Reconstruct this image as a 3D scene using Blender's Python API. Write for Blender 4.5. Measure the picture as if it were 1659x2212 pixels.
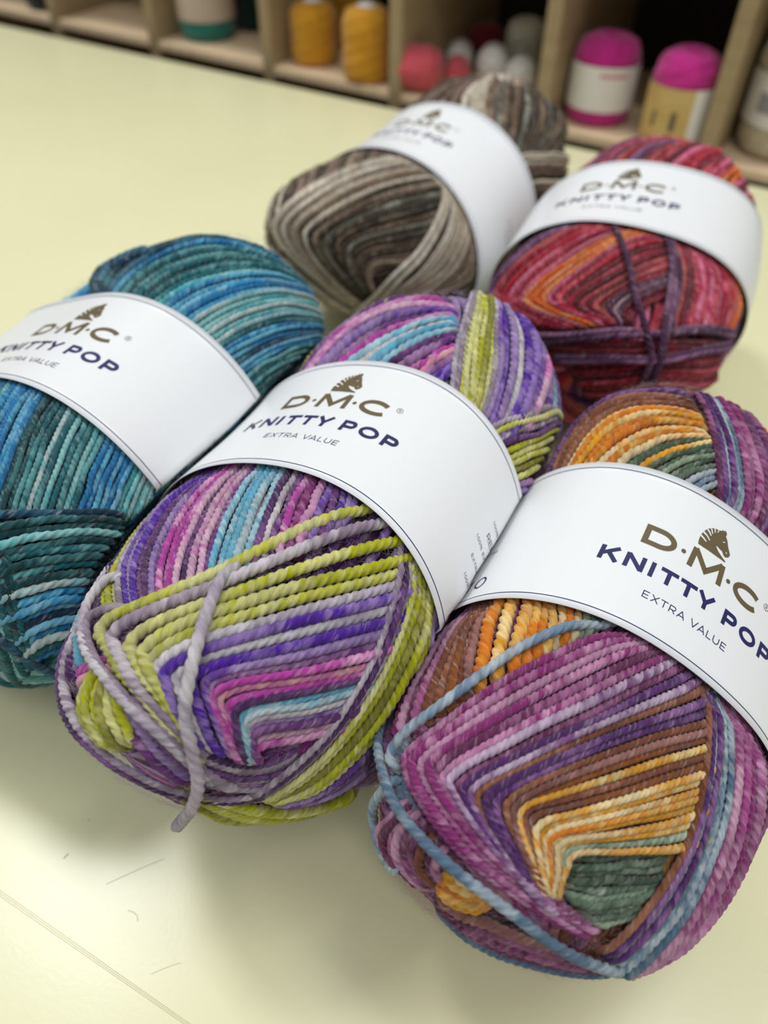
import bpy, bmesh, math, random
import numpy as np
from mathutils import Vector, Matrix

for o in list(bpy.data.objects):
    bpy.data.objects.remove(o)
SC = bpy.context.scene
COL = SC.collection
PI = math.pi

# ------------------------------------------------------------------ camera
CAM_PITCH, CAM_HEIGHT, CAM_ROLL = 0.796677, 0.194777, 0.016668
cd = bpy.data.cameras.new('camera')
cam = bpy.data.objects.new('camera', cd)
COL.objects.link(cam)
_f = np.array([0, math.cos(CAM_PITCH), -math.sin(CAM_PITCH)])
_r = np.array([1.0, 0, 0]); _u = np.cross(_r, _f)
_r2 = math.cos(CAM_ROLL) * _r + math.sin(CAM_ROLL) * _u
_u2 = -math.sin(CAM_ROLL) * _r + math.cos(CAM_ROLL) * _u
m = Matrix.Identity(4)
for i in range(3):
    m[i][0], m[i][1], m[i][2] = _r2[i], _u2[i], -_f[i]
m[2][3] = CAM_HEIGHT
cam.matrix_world = m
cd.sensor_fit = 'VERTICAL'
cd.sensor_height = 36.0
cd.lens = 36.0 * 1661.0 / 2212.0
cd.clip_start = 0.01
cd.clip_end = 30
cd.dof.use_dof = True
cd.dof.focus_distance = 0.154
cd.dof.aperture_fstop = cd.lens / 2.5
SC.camera = cam

# ------------------------------------------------------------------ light
w = bpy.data.worlds.new('room_light')
SC.world = w
w.use_nodes = True
# a white ceiling lit by the fittings, dimmer walls, dark below
_nt = w.node_tree
_bg = _nt.nodes['Background']
_tc = _nt.nodes.new('ShaderNodeTexCoord')
_sx = _nt.nodes.new('ShaderNodeSeparateXYZ')
_nt.links.new(_tc.outputs['Generated'], _sx.inputs[0])
_cr = _nt.nodes.new('ShaderNodeValToRGB')
_cr.color_ramp.elements[0].position = 0.0; _cr.color_ramp.elements[0].color = (0.14, 0.135, 0.13, 1)
_cr.color_ramp.elements[1].position = 0.75; _cr.color_ramp.elements[1].color = (0.66, 0.675, 0.69, 1)
_nt.links.new(_sx.outputs['Z'], _cr.inputs[0])
_nt.links.new(_cr.outputs[0], _bg.inputs[0])
_bg.inputs[1].default_value = 0.80

def area(name, loc, spin, size, energy, colour=(0.985, 1.0, 0.99)):
    d = bpy.data.lights.new(name, 'AREA')
    d.shape = 'RECTANGLE'; d.size, d.size_y = size
    d.energy = energy; d.color = colour
    o = bpy.data.objects.new(name, d)
    COL.objects.link(o)
    o.location = loc
    o.rotation_euler = (0, 0, math.radians(spin))      # hangs level, facing down
    return o

# fluorescent ceiling fittings: one behind the table to the left, one further to the right
area('overhead_light', (-0.80, 0.78, 2.00), -40, (0.55, 0.28), 16)
area('overhead_light', (0.62, 0.18, 2.05), -40, (1.1, 0.30), 12.5)
area('overhead_light', (0.15, -0.80, 2.05), -40, (1.2, 0.25), 10)  # fill light added on the near side, not a known fitting

vs = SC.view_settings
SC.display_settings.display_device = 'sRGB'
vs.view_transform = 'Standard'
vs.look = 'None'
vs.exposure = 0.09
vs.gamma = 1.0
vs.use_curve_mapping = False

# ------------------------------------------------------------------ materials
def lin(c):
    c = np.asarray(c, float) / 255.0
    return np.where(c <= 0.04045, c / 12.92, ((c + 0.055) / 1.055) ** 2.4)

def mat(name, rgb=(200, 200, 200), rough=0.6, spec=0.5, sheen=0.0):
    mt = bpy.data.materials.new(name)
    mt.use_nodes = True
    b = mt.node_tree.nodes['Principled BSDF']
    c = lin(rgb)
    b.inputs['Base Color'].default_value = (c[0], c[1], c[2], 1)
    b.inputs['Roughness'].default_value = rough
    b.inputs['Specular IOR Level'].default_value = spec
    if sheen:
        b.inputs['Sheen Weight'].default_value = sheen
        b.inputs['Sheen Roughness'].default_value = 0.5
    return mt

def noise_colour(mt, rgb1, rgb2, scale, detail=4, stretch=None, bump=0.0, bump_scale=None, dist=0.001):
    nt = mt.node_tree
    b = nt.nodes['Principled BSDF']
    tc = nt.nodes.new('ShaderNodeTexCoord')
    mp = nt.nodes.new('ShaderNodeMapping')
    if stretch: mp.inputs['Scale'].default_value = stretch
    nt.links.new(tc.outputs['Object'], mp.inputs['Vector'])
    n = nt.nodes.new('ShaderNodeTexNoise')
    n.inputs['Scale'].default_value = scale
    n.inputs['Detail'].default_value = detail
    nt.links.new(mp.outputs[0], n.inputs['Vector'])
    cr = nt.nodes.new('ShaderNodeValToRGB')
    a, c = lin(rgb1), lin(rgb2)
    cr.color_ramp.elements[0].color = (*a, 1); cr.color_ramp.elements[0].position = 0.3
    cr.color_ramp.elements[1].color = (*c, 1); cr.color_ramp.elements[1].position = 0.7
    nt.links.new(n.outputs['Fac'], cr.inputs[0])
    nt.links.new(cr.outputs[0], b.inputs['Base Color'])
    if bump:
        n2 = nt.nodes.new('ShaderNodeTexNoise')
        n2.inputs['Scale'].default_value = bump_scale or scale
        n2.inputs['Detail'].default_value = 3
        nt.links.new(mp.outputs[0], n2.inputs['Vector'])
        bp = nt.nodes.new('ShaderNodeBump')
        bp.inputs['Strength'].default_value = bump
        bp.inputs['Distance'].default_value = dist
        nt.links.new(n2.outputs['Fac'], bp.inputs['Height'])
        nt.links.new(bp.outputs[0], b.inputs['Normal'])
    return mt

def yarn_material(name):
    """dyed yarn: the dye comes from the strand's own 'dye' attribute, mottled by fine fibre noise"""
    mt = mat(name, rough=0.85, spec=0.25, sheen=0.12)
    nt = mt.node_tree
    b = nt.nodes['Principled BSDF']
    at = nt.nodes.new('ShaderNodeAttribute'); at.attribute_name = 'dye'
    st = nt.nodes.new('ShaderNodeAttribute'); st.attribute_name = 'strand'
    def tex(scale, detail, rough, stretch=(1, 1, 1)):
        mp = nt.nodes.new('ShaderNodeMapping'); mp.inputs['Scale'].default_value = stretch
        nt.links.new(st.outputs['Vector'], mp.inputs['Vector'])
        n = nt.nodes.new('ShaderNodeTexNoise')
        n.inputs['Scale'].default_value = scale; n.inputs['Detail'].default_value = detail; n.inputs['Roughness'].default_value = rough
        nt.links.new(mp.outputs[0], n.inputs['Vector'])
        return n
    def remap(n, a, b, c, d):
        mr = nt.nodes.new('ShaderNodeMapRange')
        for k, v in zip((1, 2, 3, 4), (a, b, c, d)): mr.inputs[k].default_value = v
        nt.links.new(n.outputs['Fac'], mr.inputs[0])
        return mr
    fib = tex(1.3, 4, 0.65)                                # fibres drawn out along the strand
    fleck = tex(0.42, 2, 0.5, (1, 0.35, 0.35))             # undyed flecks
    dark = tex(0.23, 2, 0.5, (1, 0.3, 0.3))                # deeper dye here and there
    pale = nt.nodes.new('ShaderNodeMix'); pale.data_type = 'RGBA'
    tint = nt.nodes.new('ShaderNodeMix'); tint.data_type = 'RGBA'
    tint.inputs[0].default_value = 0.42
    nt.links.new(at.outputs['Color'], tint.inputs[6]); tint.inputs[7].default_value = (0.80, 0.76, 0.74, 1)
    nt.links.new(remap(fleck, 0.56, 0.72, 0.0, 0.60).outputs[0], pale.inputs[0])
    nt.links.new(at.outputs['Color'], pale.inputs[6]); nt.links.new(tint.outputs[2], pale.inputs[7])
    hsv = nt.nodes.new('ShaderNodeHueSaturation'); hsv.inputs['Saturation'].default_value = 1.05
    mul = nt.nodes.new('ShaderNodeMath'); mul.operation = 'MULTIPLY'
    nt.links.new(remap(fib, 0.3, 0.7, 0.70, 1.12).outputs[0], mul.inputs[0])
    nt.links.new(remap(dark, 0.35, 0.65, 0.74, 1.06).outputs[0], mul.inputs[1])
    nt.links.new(mul.outputs[0], hsv.inputs['Value'])
    nt.links.new(pale.outputs[2], hsv.inputs['Color'])
    nt.links.new(hsv.outputs[0], b.inputs['Base Color'])
    bp = nt.nodes.new('ShaderNodeBump')
    bp.inputs['Strength'].default_value = 0.8; bp.inputs['Distance'].default_value = 0.0003
    nt.links.new(fib.outputs['Fac'], bp.inputs['Height'])
    nt.links.new(bp.outputs[0], b.inputs['Normal'])
    return mt

M_YARN = yarn_material('dyed_yarn')
M_PAPER = mat('band_paper', (222, 224, 227), 0.32, 0.4)
M_BRONZE = mat('bronze_ink', (92, 78, 50), 0.45)
M_NAVY = mat('navy_ink', (10, 16, 84), 0.45)
M_TABLE = noise_colour(mat('cream_laminate', rough=0.27, spec=0.5), (219, 215, 174), (223, 220, 181), 6, 3, bump=0.03, bump_scale=900, dist=0.0004)
M_PLY_SHADED = noise_colour(mat('pale_ply_shaded', rough=0.55, spec=0.3), (150, 131, 99), (164, 145, 113), 9, 5, stretch=(1, 1, 14))  # partitions: ply colour darkened for the shade inside the cubbies
M_PLY_LIT = noise_colour(mat('pale_ply_lit', rough=0.55, spec=0.3), (220, 194, 160), (232, 208, 174), 9, 5, stretch=(14, 1, 1))  # boards: the same ply, colour lightened for light falling on them
M_BACK_SHADE = noise_colour(mat('shade_back_panel', rough=0.8), (30, 22, 14), (40, 30, 20), 8)  # deep shade at the back of the cubbies, put into the panel colour
M_METAL = mat('grey_metal', (120, 120, 118), 0.4)
M_FLOOR = noise_colour(mat('grey_vinyl', rough=0.5), (150, 146, 138), (162, 158, 150), 12)
M_WALL = noise_colour(mat('wall_paint', rough=0.8), (226, 222, 212), (230, 226, 216), 4)
M_SCRATCH = mat('graphite_scratch', (184, 176, 142), 0.6)

# ------------------------------------------------------------------ scene helpers
def link(name, me, material=None, parent=None, smooth=True):
    o = bpy.data.objects.new(name, me)
    COL.objects.link(o)
    if material is not None: me.materials.append(material)
    if parent is not None: o.parent = parent
    if smooth and len(me.polygons):
        me.polygons.foreach_set('use_smooth', [True] * len(me.polygons))
    return o

def grid_mesh(name, V, F):
    me = bpy.data.meshes.new(name)
    V = np.asarray(V, np.float32); F = np.asarray(F, np.int32)
    me.vertices.add(len(V)); me.vertices.foreach_set('co', V.ravel())
    k = F.shape[1]
    me.loops.add(F.size); me.loops.foreach_set('vertex_index', F.ravel())
    me.polygons.add(len(F)); me.polygons.foreach_set('loop_start', np.arange(len(F), dtype=np.int32) * k)
    me.update(calc_edges=True)
    return me

def set_dye(me, C):
    if C.shape[1] == 6:                                    # position along and round the strand, for the fibre texture
        k = me.attributes.new('strand', 'FLOAT_VECTOR', 'POINT')
        k.data.foreach_set('vector', np.ascontiguousarray(C[:, 3:], np.float32).ravel())
        C = C[:, :3]
    a = me.color_attributes.new('dye', 'FLOAT_COLOR', 'POINT')
    a.data.foreach_set('color', np.concatenate([C, np.ones((len(C), 1))], 1).astype(np.float32).ravel())

def empty(name, loc, label, cat, group=None, rz=0.0):
    o = bpy.data.objects.new(name, None)
    COL.objects.link(o)
    o.location = loc; o.rotation_euler = (0, 0, rz)
    o.empty_display_size = 0.02
    o['label'] = label; o['category'] = cat
    if group: o['group'] = group
    return o

def box(name, lo, hi, material, parent=None, bevel=0.0008):
    bm = bmesh.new()
    bmesh.ops.create_cube(bm, size=1)
    for v in bm.verts:
        for i in range(3):
            v.co[i] = lo[i] if v.co[i] < 0 else hi[i]
    if bevel:
        bmesh.ops.bevel(bm, geom=bm.edges[:], offset=bevel, segments=2, affect='EDGES')
    me = bpy.data.meshes.new(name); bm.to_mesh(me); bm.free()
    return link(name, me, material, parent, smooth=False)

# ------------------------------------------------------------------ measurements of the yarn balls
BALLS = {
  'orange': [0.05646, 0.10507, 0.03743, 0.51964, 0.10509, 0.01475, -0.07178, 0.02773, 0.00642, 0.03764, 0.07341, 0.07063, 2.80371, 0.11819, 0.13029, 2.75195, -0.93654, 2.74348],
  'purple': [-0.01102, 0.12406, 0.04229, 0.5156, -0.03814, -0.00236, -0.05601, -0.06311, 0.01474, 0.0425, 0.07233, 0.07951, 1.92996, -0.02429, 0.2611, 3.40239, -0.62214, 3.51031],
  'teal': [-0.08403, 0.16971, 0.04084, 0.46544, 0.02658, 0.13667, 0.06649, -0.04207, -0.02614, 0.04733, 0.07593, 0.07428, 2.73664, -0.03452, 0.02399, 2.98869, 1.13438, 3.40736],
  'beige': [0.01281, 0.33571, 0.03603, 0.68435, 0.1092, 0.13527, 0.00683, -0.00301, -0.01347, 0.04243, 0.07636, 0.07121, 2.43932, -0.02427, 0.24944, 3.16468, 0.71698, 5.01303],
  'red': [0.09068, 0.27201, 0.04176, 0.46717, 0.17592, 0.055, 0.00105, 0.03097, 0.03114, 0.04235, 0.0751, 0.06307, 2.87605, 0.25673, 0.05381, 2.12302, 0.75122, 4.73929],
}
BAND_HALF = 0.02092
WRAPS = {
 'purple': [
  ('purple and magenta strands below the band',0,6,None,'e','lime lime limepale lilacgrey violet lilac violet purple darkpurple lilac purple magenta magenta magenta palepink darkpurple palepink palepink purple blue blue blue paleblue blue darkpurple whitelilac purple magenta darkmagenta magenta lilac purple violet lilac violet',[[-131,-373,235,-253,-361,212,-388,-294,222,-466,-249,215,-525,-181,222,-554,-129,228],[-123,-339,271,-218,-353,235,-315,-312,241,-411,-252,245,-491,-165,253,-531,-108,252],[-135,-286,311,-230,-287,291,-330,-244,287,-414,-196,280,-475,-135,276,-510,-87,273],[-123,-251,334,-230,-234,324,-331,-192,315,-408,-145,305,-461,-98,297,-492,-62,291],[-112,-217,353,-229,-191,345,-339,-143,333,-411,-100,320,-452,-67,310,-473,-41,305],[-101,-176,372,-215,-142,367,-321,-95,355,-374,-65,344,-411,-39,335,-436,-11,328],[-96,-133,388,-219,-87,383,-317,-42,368,-363,-19,356,-393,1,347,-408,20,342],[-90,-73,405,-178,-41,400,-252,-12,389,-288,5,382,-326,26,371,-348,46,364],[-90,-17,414,-164,6,408,-230,30,397,-259,43,390,-281,54,384,-299,70,378],[-95,53,416,-141,69,410,-180,81,403,-198,88,399,-216,94,395,-230,104,390],[-102,109,409,-122,114,406,-140,117,403,-150,118,401,-164,121,399,-174,127,395]]),
  ('lime and violet strands nested in a V',1,13,7,'s','limepale lilacgrey lime lime limepale whitelilac violet whitelilac violet lilac purple magenta salmonpink magenta darkpurple blue paleblue whitelilac lilac purple palepink magenta',[[-110,126,404,-210,73,399,-309,32,377,-398,-9,344,-487,-76,289,-534,-125,244,-555,-140,221,-576,-130,210,-592,-90,212,-627,-14,200,-643,55,179,-649,121,133,-637,168,74],[-149,241,343,-256,187,355,-339,137,350,-416,89,332,-488,35,303,-530,6,278,-559,-8,258,-583,-12,239,-595,11,231,-616,53,210,-629,93,183,-634,125,153,-634,151,121],[-206,268,306,-293,227,316,-378,180,315,-454,134,301,-523,85,276,-555,65,258,-577,52,244,-594,49,230,-603,63,219,-619,91,195,-628,114,170,-633,138,141,-634,157,110],[-293,277,265,-364,243,271,-430,206,269,-479,172,265,-524,136,256,-544,122,248,-558,113,242,-571,113,230,-581,127,214,-593,146,187,-604,162,157,-609,177,123,-607,193,87],[-350,284,223,-402,258,229,-449,230,232,-491,200,233,-525,171,231,-545,157,226,-561,147,219,-572,144,211,-580,152,196,-589,166,171,-597,182,136,-599,195,102,-597,207,67],[-378,290,192,-423,267,196,-464,245,197,-502,222,197,-529,202,195,-544,191,193,-556,185,188,-567,182,179,-573,186,165,-581,193,143,-587,200,118,-590,206,94,-591,212,65],[-411,291,157,-451,271,160,-483,252,163,-512,232,168,-535,215,171,-546,206,170,-554,201,168,-563,199,160,-567,202,149,-573,206,130,-578,210,110,-582,214,88,-583,219,63],[-473,275,116,-501,259,119,-520,247,120,-538,235,122,-552,225,123,-560,220,122,-566,216,119,-571,214,113,-574,215,104,-576,217,93,-577,219,83,-578,221,73,-577,224,61]]),
  ('lilac and lime strands beside the band',2,8,None,'s','lilacgrey darkpurple lilacgrey limepale lime olive lime lime lilac purple violet lilac purple',[[-134,237,349,-216,266,306,-306,285,248,-386,289,186,-459,281,122,-535,254,52,-589,223,-7,-605,211,-34],[-132,284,307,-217,304,257,-298,314,199,-377,311,137,-450,295,74,-516,270,9,-567,241,-36,-589,224,-55],[-150,336,223,-208,346,173,-288,345,112,-360,336,42,-430,314,-16,-499,282,-70,-553,249,-75,-582,228,-68],[-143,357,173,-195,368,99,-263,364,28,-332,350,-26,-404,326,-69,-465,297,-99,-528,263,-92,-568,238,-82]]),
  ('lime strands along the underside',1,7,None,'','lime limepale lime olive lime',[[-673,139,-13,-649,168,-38,-616,199,-77,-568,229,-128,-514,254,-169,-458,279,-193,-404,309,-180],[-682,126,-16,-661,152,-66,-618,184,-125,-556,199,-209,-500,236,-223,-443,268,-233,-378,298,-238],[-687,116,-38,-662,145,-86,-606,160,-187,-557,199,-207,-499,238,-222,-438,271,-232,-374,300,-236]]),
  ('lilac strands around the tip',2,9,None,'','lilacgrey whitelilac',[[-518,-122,256,-551,-179,203,-587,-148,190,-621,-81,188,-643,-4,183,-656,65,160,-655,124,118,-641,169,53,-618,199,-6],[-446,-216,251,-502,-225,208,-555,-189,192,-603,-127,186,-636,-44,184,-657,34,166,-660,101,133,-653,147,80,-638,177,22]]),
  ('grey lilac strands along the lower edge',1,11,None,'','lilacgrey darkpurple lilacgrey',[[-552,-218,171,-621,-189,116,-670,-143,78,-698,-85,68,-716,-11,52,-714,50,32,-697,100,2,-668,145,-20,-632,186,-36,-594,220,-28,-557,246,-4],[-571,-213,156,-622,-211,77,-664,-167,47,-697,-112,28,-720,-26,26,-718,41,7,-700,93,-23,-672,139,-41,-636,181,-55,-599,216,-50,-553,250,-54]]),
  ('pale blue and purple strands at the left end',0,5,None,'','darkpurple blue purple darkpurple lilacgrey darkpurple lilacgrey',[[-368,-334,188,-456,-307,157,-546,-226,169,-596,-164,170,-623,-123,166],[-372,-332,189,-469,-301,154,-555,-260,114,-622,-182,122,-659,-142,102],[-379,-329,187,-492,-291,145,-583,-241,101,-640,-194,64,-669,-160,42]]),
  ('magenta strands under the tip',0,4,None,'','magenta salmonpink magenta palepink',[[-607,-57,210,-623,-92,182,-641,-123,145,-653,-134,119],[-623,-41,198,-642,-74,168,-660,-96,134,-672,-108,108],[-641,-19,184,-658,-46,158,-675,-76,121,-686,-89,95]]),
  ('grey lilac strands behind the tip',0,5,None,'','darkpurple lilacgrey lilacgrey darkpurple lilacgrey purple lilacgrey',[[-645,136,122,-630,169,93,-605,201,66,-566,232,61,-514,261,80],[-653,147,80,-634,177,49,-605,207,28,-565,238,25,-516,266,46],[-658,154,30,-634,182,5,-603,212,-11,-565,241,-13,-521,268,3]]),
  ('lime strands hanging below the tip',1,6,None,'','limepale lime lime olive lime lime',[[-622,-89,183,-653,-86,149,-679,-79,113,-698,-55,87,-711,-15,68,-714,20,59],[-624,-61,191,-657,-50,158,-681,-35,128,-696,-11,106,-706,17,85,-708,36,72],[-638,-22,187,-658,-3,166,-673,14,147,-682,32,131,-690,45,112,-699,50,92]]),
  ('dark purple strands behind the tip',0,5,None,'','darkpurple purple darkpurple purple lilac purple',[[-648,5,179,-665,41,155,-677,78,121,-675,116,81,-663,148,31],[-631,7,197,-648,54,174,-658,95,142,-658,130,102,-649,160,53],[-669,6,152,-685,39,125,-693,77,87,-687,110,45,-671,141,5]]),
  ('purple strands sloping behind the band',0,6,None,'b','lime purple lilac magenta palepink purple lilac purple magenta blue whitelilac blue paleblue darkpurple purple magenta salmonpink purple violet violet',[[334,-329,281,453,-368,222,526,-346,224,588,-316,229,641,-272,239,630,-188,298],[332,-302,303,465,-297,288,551,-239,304,586,-153,332,603,-63,353,598,13,366],[332,-210,356,415,-172,364,486,-117,372,537,-59,375,566,-8,375,580,24,372],[325,-102,395,401,-74,396,458,-40,395,503,1,392,525,29,388,538,45,385],[322,4,414,378,25,411,426,44,406,457,60,400,470,66,398,483,73,395],[324,75,413,351,86,410,370,95,407,383,101,405,395,104,403,403,110,401]]),
  ('lime and violet strands over the back',1,6,None,'b','whitelilac lilacgrey lime limepale lime lime olive limepale lilacgrey lilac violet lilac whitelilac violet violet lilac palepink lilac blue lilac',[[321,128,404,378,100,405,470,66,398,584,41,371,715,10,296,724,9,287],[314,161,394,385,130,398,480,96,392,588,65,368,715,33,296,725,28,286],[315,193,380,397,170,383,484,143,379,582,109,363,687,73,316,726,52,284],[316,224,362,399,207,364,485,185,362,569,149,355,660,108,327,726,70,281],[354,257,333,434,250,328,519,233,322,598,204,314,664,164,302,725,111,272],[436,288,289,528,284,266,609,271,240,693,242,200,709,205,227,720,158,253],[621,315,131,643,304,136,658,289,155,675,268,178,694,240,203,710,200,230]]),
  ('lime strands crossing beside the band',2,5,None,'b','lilacgrey limepale lilacgrey darkpurple lime lime limepale olive lime purple violet',[[307,237,353,364,259,330,438,287,290,560,314,196,609,326,106],[297,265,331,355,284,307,438,310,258,616,325,99,594,335,90],[287,293,302,348,309,276,434,329,224,596,337,74,577,344,69],[281,317,272,339,330,243,423,347,187,573,349,45,556,354,46],[273,339,233,324,348,208,405,360,153,544,360,11,530,363,18]]),
 ],
 'orange': [
  ('orange and brown strands below the band',0,6,None,'e','magenta2 pinkpale plum plum2 brown brown brown2 brown pinkbrown orange gold orange orange orange gold cream orange cream greenpale green green',[[-212,-319,251,-264,-336,214,-348,-328,207,-417,-320,194,-477,-303,191,-533,-276,197],[-203,-305,271,-272,-310,256,-348,-297,257,-411,-284,254,-463,-270,249,-511,-250,247],[-197,-286,292,-265,-278,293,-332,-260,298,-387,-242,301,-431,-224,301,-467,-206,301],[-194,-258,317,-258,-247,319,-316,-228,325,-362,-208,328,-394,-193,328,-419,-179,328],[-174,-179,360,-224,-162,362,-272,-149,362,-301,-143,360,-323,-136,359,-344,-129,357],[-164,-137,371,-193,-123,372,-222,-115,371,-246,-109,370,-263,-104,369,-279,-99,368],[-156,-85,376,-176,-79,376,-197,-76,375,-213,-74,374,-225,-72,373,-236,-69,372],[-150,-47,375,-165,-46,374,-178,-46,374,-189,-46,373,-195,-46,373,-202,-46,373]]),
  ('magenta and orange strands nested in a V',1,13,7,'s','magenta2 magenta2 pinkpale magenta2 plum magenta2 palelilac plum purple2 palelilac brown purple2 purple2 brown pinkbrown brown2 gold brown brown2 cream gold cream orange gold cream gold greenpale cream',[[-147,24,361,-204,-35,371,-286,-88,368,-369,-136,352,-451,-173,322,-513,-199,286,-546,-216,257,-569,-222,237,-598,-195,237,-638,-129,240,-669,-40,223,-674,58,191,-653,191,120],[-154,63,347,-228,15,360,-312,-33,362,-393,-76,353,-464,-114,334,-517,-144,309,-546,-160,290,-574,-165,273,-600,-130,270,-628,-66,261,-647,8,237,-651,88,201,-639,198,130],[-150,119,322,-247,68,340,-347,17,347,-426,-31,343,-498,-71,327,-540,-98,309,-563,-109,297,-583,-115,284,-601,-93,278,-624,-46,264,-643,6,241,-657,55,211,-663,106,178],[-179,168,293,-277,106,320,-364,54,333,-443,6,332,-508,-33,321,-547,-57,308,-567,-68,298,-585,-72,289,-603,-53,279,-623,-15,261,-639,21,241,-652,57,215,-661,90,189],[-226,203,267,-309,141,299,-380,91,314,-448,46,319,-504,10,314,-538,-8,306,-555,-16,300,-573,-18,291,-594,-2,277,-613,23,259,-629,49,238,-643,74,215,-656,98,190],[-274,219,251,-347,168,278,-413,121,292,-473,78,299,-523,39,298,-544,19,296,-558,8,293,-574,5,286,-593,19,272,-610,39,255,-629,62,232,-643,83,211,-656,103,186],[-330,231,235,-391,188,257,-446,147,270,-494,108,278,-531,76,280,-554,56,279,-568,48,276,-582,45,269,-599,56,255,-614,70,239,-630,84,221,-642,96,204,-653,108,187],[-380,240,220,-432,202,237,-473,166,250,-511,131,259,-541,100,264,-558,82,265,-570,72,264,-583,68,259,-598,76,247,-612,85,233,-627,94,218,-642,102,201,-656,109,182],[-439,249,196,-474,218,212,-503,187,226,-529,156,236,-552,125,245,-565,109,248,-573,100,249,-584,95,245,-597,99,236,-611,103,225,-625,106,212,-639,109,199,-655,112,183]]),
  ('dark green strands in the hollow',0,5,None,'w','green green green green2 green green green2 greenpale green2 greenpale teal2',[[-595,94,239,-571,122,237,-544,155,230,-509,195,217,-466,241,195],[-617,103,220,-593,136,216,-565,172,208,-533,209,196,-490,249,179],[-635,112,201,-617,150,191,-593,184,182,-561,215,176,-517,248,167],[-644,140,175,-632,170,162,-613,198,155,-586,221,154,-547,245,155],[-645,165,154,-636,189,142,-621,209,137,-600,226,137,-573,239,144]]),
  ('blue and plum strands beside the band',2,8,None,'s','brown purple2 bluegrey purple2 bluegrey bluewhite bluegrey magenta2 plum2 pinkpale magenta2 pinkpale pinkpale plum plum pinkpale plum2',[[-143,167,295,-211,200,270,-291,225,245,-378,242,218,-457,247,192,-533,241,167,-603,227,133,-662,205,90],[-141,198,275,-213,229,249,-290,255,221,-371,271,193,-451,276,165,-527,273,133,-595,257,102,-657,232,51],[-137,232,250,-204,267,218,-284,294,184,-369,310,149,-448,313,117,-531,306,75,-592,289,33,-636,265,-49],[-137,291,198,-190,333,146,-250,361,89,-324,373,26,-410,364,-7,-494,342,-19,-568,311,-31,-622,276,-43],[-143,332,149,-157,379,53,-224,385,18,-311,378,9,-398,366,-1,-480,346,-13,-553,318,-26,-612,284,-39]]),
  ('blue grey strand along the lower edge',3,8,None,'s','bluewhite',[[-152,-31,373,-214,-86,374,-300,-141,361,-389,-178,336,-468,-212,297,-523,-240,251,-559,-244,221,-590,-231,210]]),
  ('blue strand around the tip',3,11,None,'','bluegrey',[[-443,-335,129,-513,-305,153,-581,-251,192,-628,-200,204,-663,-136,209,-681,-73,207,-689,-4,194,-691,66,164,-688,139,119,-671,203,75,-644,252,29]]),
  ('blue grey strand at the left edge',1,6,None,'','bluewhite',[[-598,-228,205,-628,-238,149,-648,-244,49,-674,-217,29,-695,-185,2,-717,-130,76]]),
  ('plum strands at the left end',0,6,None,'','plum2 plum plum2 pinkpale plum plum brown plum plum2',[[-634,-186,210,-664,-196,153,-678,-211,60,-697,-185,45,-719,-129,65,-728,-83,69],[-648,-161,212,-674,-168,167,-695,-163,125,-710,-145,91,-723,-106,75,-728,-73,75],[-666,-120,213,-688,-122,179,-702,-119,149,-713,-105,128,-721,-83,115,-726,-65,100],[-677,-80,211,-690,-80,191,-702,-77,170,-709,-70,156,-715,-61,144,-719,-51,135]]),
  ('orange strands under the tip',0,4,None,'','cream gold orange orange gold',[[-702,-59,174,-704,-35,173,-703,-12,171,-699,13,173],[-716,-77,136,-717,-43,140,-715,-8,144,-710,24,149],[-724,-69,106,-727,-36,102,-725,-1,113,-715,29,133]]),
  ('plum and slate strands along the underside',0,7,None,'','pinkbrown plum pinkbrown plum plum plum bluegrey bluegrey',[[-729,-68,73,-732,-18,70,-725,33,97,-716,90,96,-701,145,86,-679,199,64,-650,245,35],[-731,-66,47,-734,-14,9,-733,42,29,-725,101,40,-710,156,38,-684,209,22,-645,258,-21],[-733,-55,22,-733,-3,-48,-732,56,-46,-725,116,-17,-710,168,-11,-683,216,-23,-636,265,-48]]),
  ('purple strands at the left side',0,5,None,'','plum purple2 pinkpale magenta2 plum orange',[[-248,-340,210,-310,-355,151,-388,-345,140,-461,-331,124,-538,-291,164],[-300,-334,211,-363,-349,143,-443,-335,129,-520,-307,139,-587,-265,160],[-337,-335,197,-407,-342,137,-483,-325,118,-552,-293,138,-619,-249,141]]),
  ('orange and green strands behind the band',0,7,None,'b','plum purple2 brown brown brown brown2 brown cream orange gold orange orange cream orange cream green gold green green greenpale green greenpale bluewhite bluewhite bluewhite',[[165,-296,284,295,-315,241,450,-311,176,528,-269,189,534,-197,262,554,-122,284,572,-53,281],[232,-287,286,339,-291,261,430,-264,260,474,-215,282,498,-157,302,514,-90,310,520,-23,305],[252,-253,314,343,-238,309,405,-204,314,444,-163,321,464,-111,327,480,-57,324,489,1,313],[251,-195,347,308,-170,349,355,-137,350,391,-99,348,416,-61,343,437,-21,333,451,19,320],[254,-104,369,294,-82,365,331,-58,360,365,-32,351,393,-7,341,414,15,331,432,37,320],[260,-43,367,290,-26,362,319,-7,354,341,10,347,362,27,339,378,42,331,394,57,322],[256,28,353,278,40,347,293,49,342,308,59,336,320,67,331,330,75,327,336,80,323]]),
  ('blue and plum strands over the back',1,6,None,'b','plum purple2 bluegrey purple2 bluewhite bluegrey magenta2 plum magenta2 plum purple2 plum brown orange',[[276,81,331,329,63,331,397,42,327,466,14,317,527,-15,300,585,-50,272],[279,103,320,343,90,317,409,68,314,471,42,307,531,8,293,591,-32,266],[281,127,307,341,119,303,408,100,300,470,76,293,532,42,282,600,-3,255],[285,155,291,358,153,281,428,136,275,485,109,272,548,75,260,623,26,228],[296,193,266,370,197,250,445,184,240,505,153,237,562,116,231,639,62,197],[307,222,243,396,237,213,481,230,189,549,202,178,620,161,154,634,95,185]]),
 ],
 'teal': [
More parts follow.
